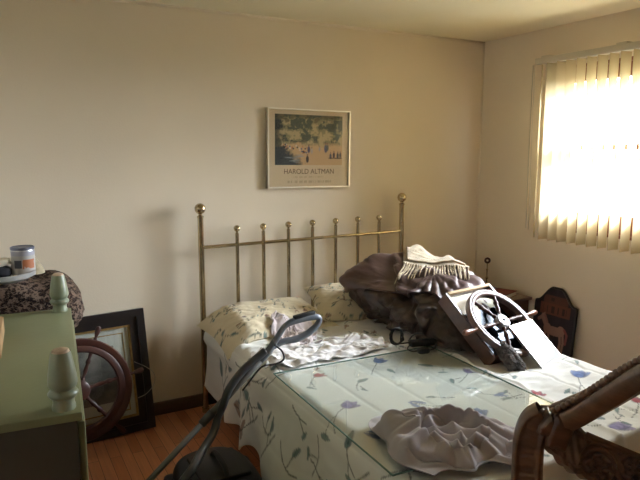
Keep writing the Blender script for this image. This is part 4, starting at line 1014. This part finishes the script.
# ------------------------------------------------------------------ carved chair in the foreground
def carved_chair():
    J = Vector((1.219, 1.036, 0.925))
    t = thing('carved_armchair', 'dark carved wooden armchair with beaded arm rail at the foot of the bed', 'chair', (1.22, 1.036, 0))
    O = Vector((1.22, 1.036, 0)); loc = lambda v: Vector(v) - O
    # post with a guilloche chain carved down its face
    path = catmull([loc((1.215, 1.046, 0.0)), loc((1.215, 1.046, 0.40)), loc((1.210, 1.048, 0.66)), loc((1.207, 1.050, 0.78)), loc((1.208, 1.049, 0.855)), loc((1.216, 1.040, 0.900)), loc((1.234, 1.022, 0.922))], 46)
    n = len(path); k = 48; P = np.zeros((k, n, 3))
    face0 = Vector((-0.76, -0.65, 0)).normalized(); side0 = Vector((0.65, -0.76, 0)).normalized()
    s_acc = 0
    for i, p in enumerate(path):
        if i: s_acc += (path[i] - path[i - 1]).length
        tg = (path[min(i + 1, n - 1)] - path[max(i - 1, 0)]).normalized(); face = (face0 - tg * face0.dot(tg)).normalized(); side = tg.cross(face) * -1; side = side if side.dot(side0) > 0 else -side
        for j in range(k):
            a = 2 * PI * j / k; ca, sa = math.cos(a), math.sin(a)
            ex = 0.55; x = math.copysign(abs(ca) ** ex, ca); y = math.copysign(abs(sa) ** ex, sa)
            hw, hd = 0.040, 0.034
            d = 0.0
            if y > 0.75:
                c = x * hw; ph = s_acc / 0.052 * PI
                w1 = 0.015 * math.sin(ph); dist = min(abs(c - w1), abs(c + w1))
                d = 0.006 * math.exp(-(dist / 0.0042) ** 2) - 0.003
                if abs(c) > 0.018: d = 0.010 * math.exp(-((abs(c) - 0.029) / 0.007) ** 2) - 0.003
            q = p + side * (x * hw) + face * (y * hd + d)
            P[j, i] = q
    me = grid_mesh('front_post', P, closed_u=True)
    link('front_post', me, 'wood_dark', t, smooth=True)
    # knuckle block at the joint: stacked ridged lobes
    for c, rx, ry, rz, rr, tl in (((1.246, 0.990, 0.896), 0.030, 0.034, 0.046, -38, 14), ((1.232, 1.010, 0.908), 0.026, 0.036, 0.032, -38, 30)):
        o = lumpy('joint_lobe', (0, 0, 0), rx, ry, rz, 'wood_dark', 1, t, e=0.42, amp=0.10, ns=3.0, nu=48, nv=30)
        o.location = loc(c); o.rotation_euler = (0, R(tl), R(rr))
    # beaded arm rail sweeping up towards the chair back
    pts = [loc(p) for p in ARM]
    path = catmull(pts, 10); bm = bmesh.new()
    prof = [(-0.038, -0.030), (-0.040, -0.004), (-0.036, 0.002), (-0.029, 0.006), (-0.022, 0.004), (-0.018, -0.002), (0.002, -0.002), (0.004, 0.003), (0.010, 0.007), (0.020, 0.005), (0.030, -0.002), (0.037, -0.014), (0.037, -0.034), (0.020, -0.046), (-0.020, -0.044)]
    UPV = Vector((-0.44, -0.38, 0.82)).normalized()
    sweep(bm, path, prof, up=UPV); auto(link('arm_rail', bm, 'wood_dark', t), 50)
    # beads
    acc = [0]
    for a, b in zip(path, path[1:]): acc.append(acc[-1] + (b - a).length)
    nb = int(acc[-1] / 0.0185)
    bm0 = bmesh.new(); lathe(bm0, ball(0.0092, 10), 14)
    me0 = bpy.data.meshes.new('bead'); bmesh.ops.recalc_face_normals(bm0, faces=bm0.faces); bm0.to_mesh(me0); bm0.free(); me0.materials.append(M['wood_bead'])
    for p in me0.polygons: p.use_smooth = True
    for i in range(nb):
        d = (i + 0.5) * 0.0185; j = max(q for q in range(len(acc)) if acc[q] <= d); j = min(j, len(path) - 2)
        f = (d - acc[j]) / max(1e-6, acc[j + 1] - acc[j]); tdir = (path[j + 1] - path[j]).normalized(); sd = tdir.cross(UPV).normalized(); uu = sd.cross(tdir)
        o = bpy.data.objects.new('bead', me0); COL.objects.link(o); o.parent = t; o.location = path[j].lerp(path[j + 1], f) + uu * 0.0085 - sd * 0.008
    # carved side board with scalloped lower edge and leaf relief
    a, b = Vector(loc(BOARD[0])), Vector(loc(BOARD[1])); ln = (b - a).length; ex = (b - a).normalized()
    nrm = Vector((-0.35, -0.75, 0.45)); nrm = (nrm - ex * nrm.dot(ex)).normalized(); ey = nrm.cross(ex)
    if ey.z < 0: ey = -ey
    nx, ny = 220, 70
    U, V = np.meshgrid(np.linspace(0, 1, nx), np.linspace(0, 1, ny), indexing='ij'); x = U * ln
    topc = 0.052 + 0.020 * np.exp(-((x - 0.035) / 0.03) ** 2) - 0.004 * np.abs(np.sin(x * 90)) * (x < 0.09)
    botc = -0.055 - 0.006 * np.abs(np.sin(x * 95)) + 0.035 * np.exp(-((x - 0.0) / 0.05) ** 2) - 0.02 * sstep(0.1, 0.3, x)
    y = botc + (topc - botc) * V
    edge = np.minimum(topc - y, y - botc)
    d = 0.004 * (edge < 0.010) - 0.004 * np.exp(-((edge - 0.014) / 0.004) ** 2)
    cx = ((x - 0.10) / 0.085) % 1 - 0.5; cell = np.floor((x - 0.10) / 0.085); sgn = np.where(cell % 2 == 0, 1, -1)
    px = cx * 0.085; py = (y + 0.004) * sgn
    ang = np.arctan2(py + 0.02, px); rad = np.hypot(px, py + 0.02)
    leaf = np.cos(ang * 7) * 0.5 + 0.5
    d += np.where((edge > 0.018) & (x > 0.09), 0.014 * leaf * sstep(0.004, 0.014, rad) * (1 - sstep(0.034, 0.044, rad)) - 0.005 + 0.004 * np.sin(rad * 420) * 0.9, 0)
    d += np.where(x < 0.09, 0.002 * np.sin(x * 260 + y * 120), 0)
    base = np.array(a)[None, None] + x[..., None] * np.array(ex) + y[..., None] * np.array(ey)
    Fr = base + (0.016 + d)[..., None] * np.array(nrm); Bk = base - 0.016 * np.array(nrm)
    Pm = np.concatenate([Fr, Bk[:, ::-1]], 1); Pm = np.transpose(Pm, (1, 0, 2))
    me = grid_mesh('carved_rail', Pm, closed_u=True); auto(link('carved_rail', me, 'wood_dark', t), 60)
    # the rest of the chair, beyond the frame: seat, legs, back post
    bk = ARM[-1]
    far = BOARD[1]
    tubeo('rear_post', [loc((bk[0] + 0.0, bk[1], 0.0)), loc((bk[0], bk[1], 0.5)), loc((bk[0] - 0.0, bk[1], bk[2] + 0.02))], 0.032, 'wood_dark', t, n=12)
    tubeo('front_post', [loc((far[0], far[1], 0)), loc((far[0], far[1], 0.4)), loc((far[0], far[1], far[2] + 0.04))], 0.03, 'wood_dark', t, n=12)
    rx_, ry_ = bk[0] + far[0] - 1.2, bk[1] + far[1] - 1.05
    tubeo('rear_post', [loc((rx_, ry_, 0)), loc((rx_, ry_, 0.5)), loc((rx_, ry_, bk[2] - 0.05))], 0.032, 'wood_dark', t, n=12)
    # second arm and a panelled back between the rear posts
    tubeo('arm_rail', [loc((far[0], far[1], far[2] + 0.03)), loc((far[0] - 0.05, far[1] - 0.2, 0.86)), loc((rx_, ry_, 1.14))], 0.03, 'wood_dark', t, n=12)
    p0, p1 = loc((bk[0], bk[1], 0)), loc((rx_, ry_, 0)); dv = (p1 - p0).normalized()
    for q_ in (0.22, 0.41, 0.59, 0.78):
        c_ = p0.lerp(p1, q_); hd = dv * 0.016; hn = Vector((-dv.y, dv.x, 0)) * 0.009
        bm = bmesh.new(); prism(bm, [(w_.x, w_.y) for w_ in (c_ - hd - hn, c_ + hd - hn, c_ + hd + hn, c_ - hd + hn)], 0.44, 1.14); link('back_slat', bm, 'wood_dark', t)
    bm = bmesh.new(); sweep(bm, catmull([p0 + Vector((0, 0, 1.15)), (p0 + p1) / 2 + Vector((0, 0, 1.20)), p1 + Vector((0, 0, 1.15))], 10), [(-0.02, -0.05), (0.02, -0.05), (0.026, 0.02), (0.012, 0.04), (-0.012, 0.04), (-0.026, 0.02)]); auto(link('crest_rail', bm, 'wood_dark', t))
    bm = bmesh.new(); q = [loc((1.17, 1.05, 0)), loc((far[0], far[1], 0)), loc((rx_, ry_, 0)), loc((bk[0], bk[1], 0))]
    prism(bm, [(v.x, v.y) for v in q], 0.40, 0.44); link('seat', bm, 'wood_dark', t)
ARM = [(1.225, 1.035, 0.918), (1.237, 1.010, 0.924), (1.242, 0.985, 0.944), (1.243, 0.935, 0.987), (1.225, 0.865, 1.052), (1.184, 0.747, 1.157), (1.125, 0.622, 1.235), (1.075, 0.54, 1.245)]
BOARD = [(1.228, 1.012, 0.868), (1.60, 0.735, 0.69)]
carved_chair()

# ------------------------------------------------------------------ light, world, camera
w = bpy.data.worlds.new('overcast_sky'); sc.world = w; w.use_nodes = True
nt = w.node_tree; bg = nt.nodes['Background']
# hazy sky, brighter around one part of the sky in front of the window
tc = nt.nodes.new('ShaderNodeTexCoord'); dt = nt.nodes.new('ShaderNodeVectorMath'); dt.operation = 'DOT_PRODUCT'
gd = Vector((0.90, -0.38, 0.42)).normalized(); dt.inputs[1].default_value = gd
nt.links.new(tc.outputs['Generated'], dt.inputs[0])
mxm = nt.nodes.new('ShaderNodeMath'); mxm.operation = 'MAXIMUM'; mxm.inputs[1].default_value = 0.0; nt.links.new(dt.outputs['Value'], mxm.inputs[0])
pw = nt.nodes.new('ShaderNodeMath'); pw.operation = 'POWER'; pw.inputs[1].default_value = 14.0; nt.links.new(mxm.outputs[0], pw.inputs[0])
ml = nt.nodes.new('ShaderNodeMath'); ml.operation = 'MULTIPLY_ADD'; ml.inputs[1].default_value = 82.0; ml.inputs[2].default_value = 25.0; nt.links.new(pw.outputs[0], ml.inputs[0])
bg.inputs['Color'].default_value = (0.87, 0.92, 1.0, 1); nt.links.new(ml.outputs[0], bg.inputs['Strength'])
az, el = R(52), R(25)
sd = Vector((-math.cos(az) * math.cos(el), math.sin(az) * math.cos(el), -math.sin(el)))
s = bpy.data.lights.new('sun', 'SUN'); s.energy = 16; s.color = (1.0, 0.93, 0.80); s.angle = R(0.6)
so = bpy.data.objects.new('sun', s); COL.objects.link(so); so.rotation_euler = sd.to_track_quat('-Z', 'Y').to_euler(); so.location = (8, 0, 5)
p = bpy.data.lights.new('window_portal', 'AREA'); p.shape = 'RECTANGLE'; p.size = WZ1 - WZ0; p.size_y = WY1 - WY0; p.cycles.is_portal = True
po = bpy.data.objects.new('window_portal', p); COL.objects.link(po); po.location = (WX + T + 0.01, (WY0 + WY1) / 2, (WZ0 + WZ1) / 2)
po.rotation_euler = (0, R(90), 0)

cam = bpy.data.cameras.new('camera'); co = bpy.data.objects.new('camera', cam); COL.objects.link(co); sc.camera = co
cam.sensor_fit = 'HORIZONTAL'; cam.sensor_width = 36; cam.lens = 600 / 640 * 36; cam.clip_start = 0.02
co.location = (0, 0, 1.606); co.rotation_euler = (R(90 - 8.3), 0, R(-28.7))

sc.view_settings.view_transform = 'Standard'; sc.view_settings.look = 'None'; sc.view_settings.gamma = 1; sc.view_settings.use_curve_mapping = False
sc.view_settings.exposure = 0.40
try:
    sc.cycles.use_denoising = True; sc.cycles.max_bounces = 16; sc.cycles.diffuse_bounces = 10; sc.cycles.transparent_max_bounces = 12
    sc.cycles.caustics_reflective = False; sc.cycles.caustics_refractive = False; sc.cycles.sample_clamp_indirect = 25.0
except Exception: pass
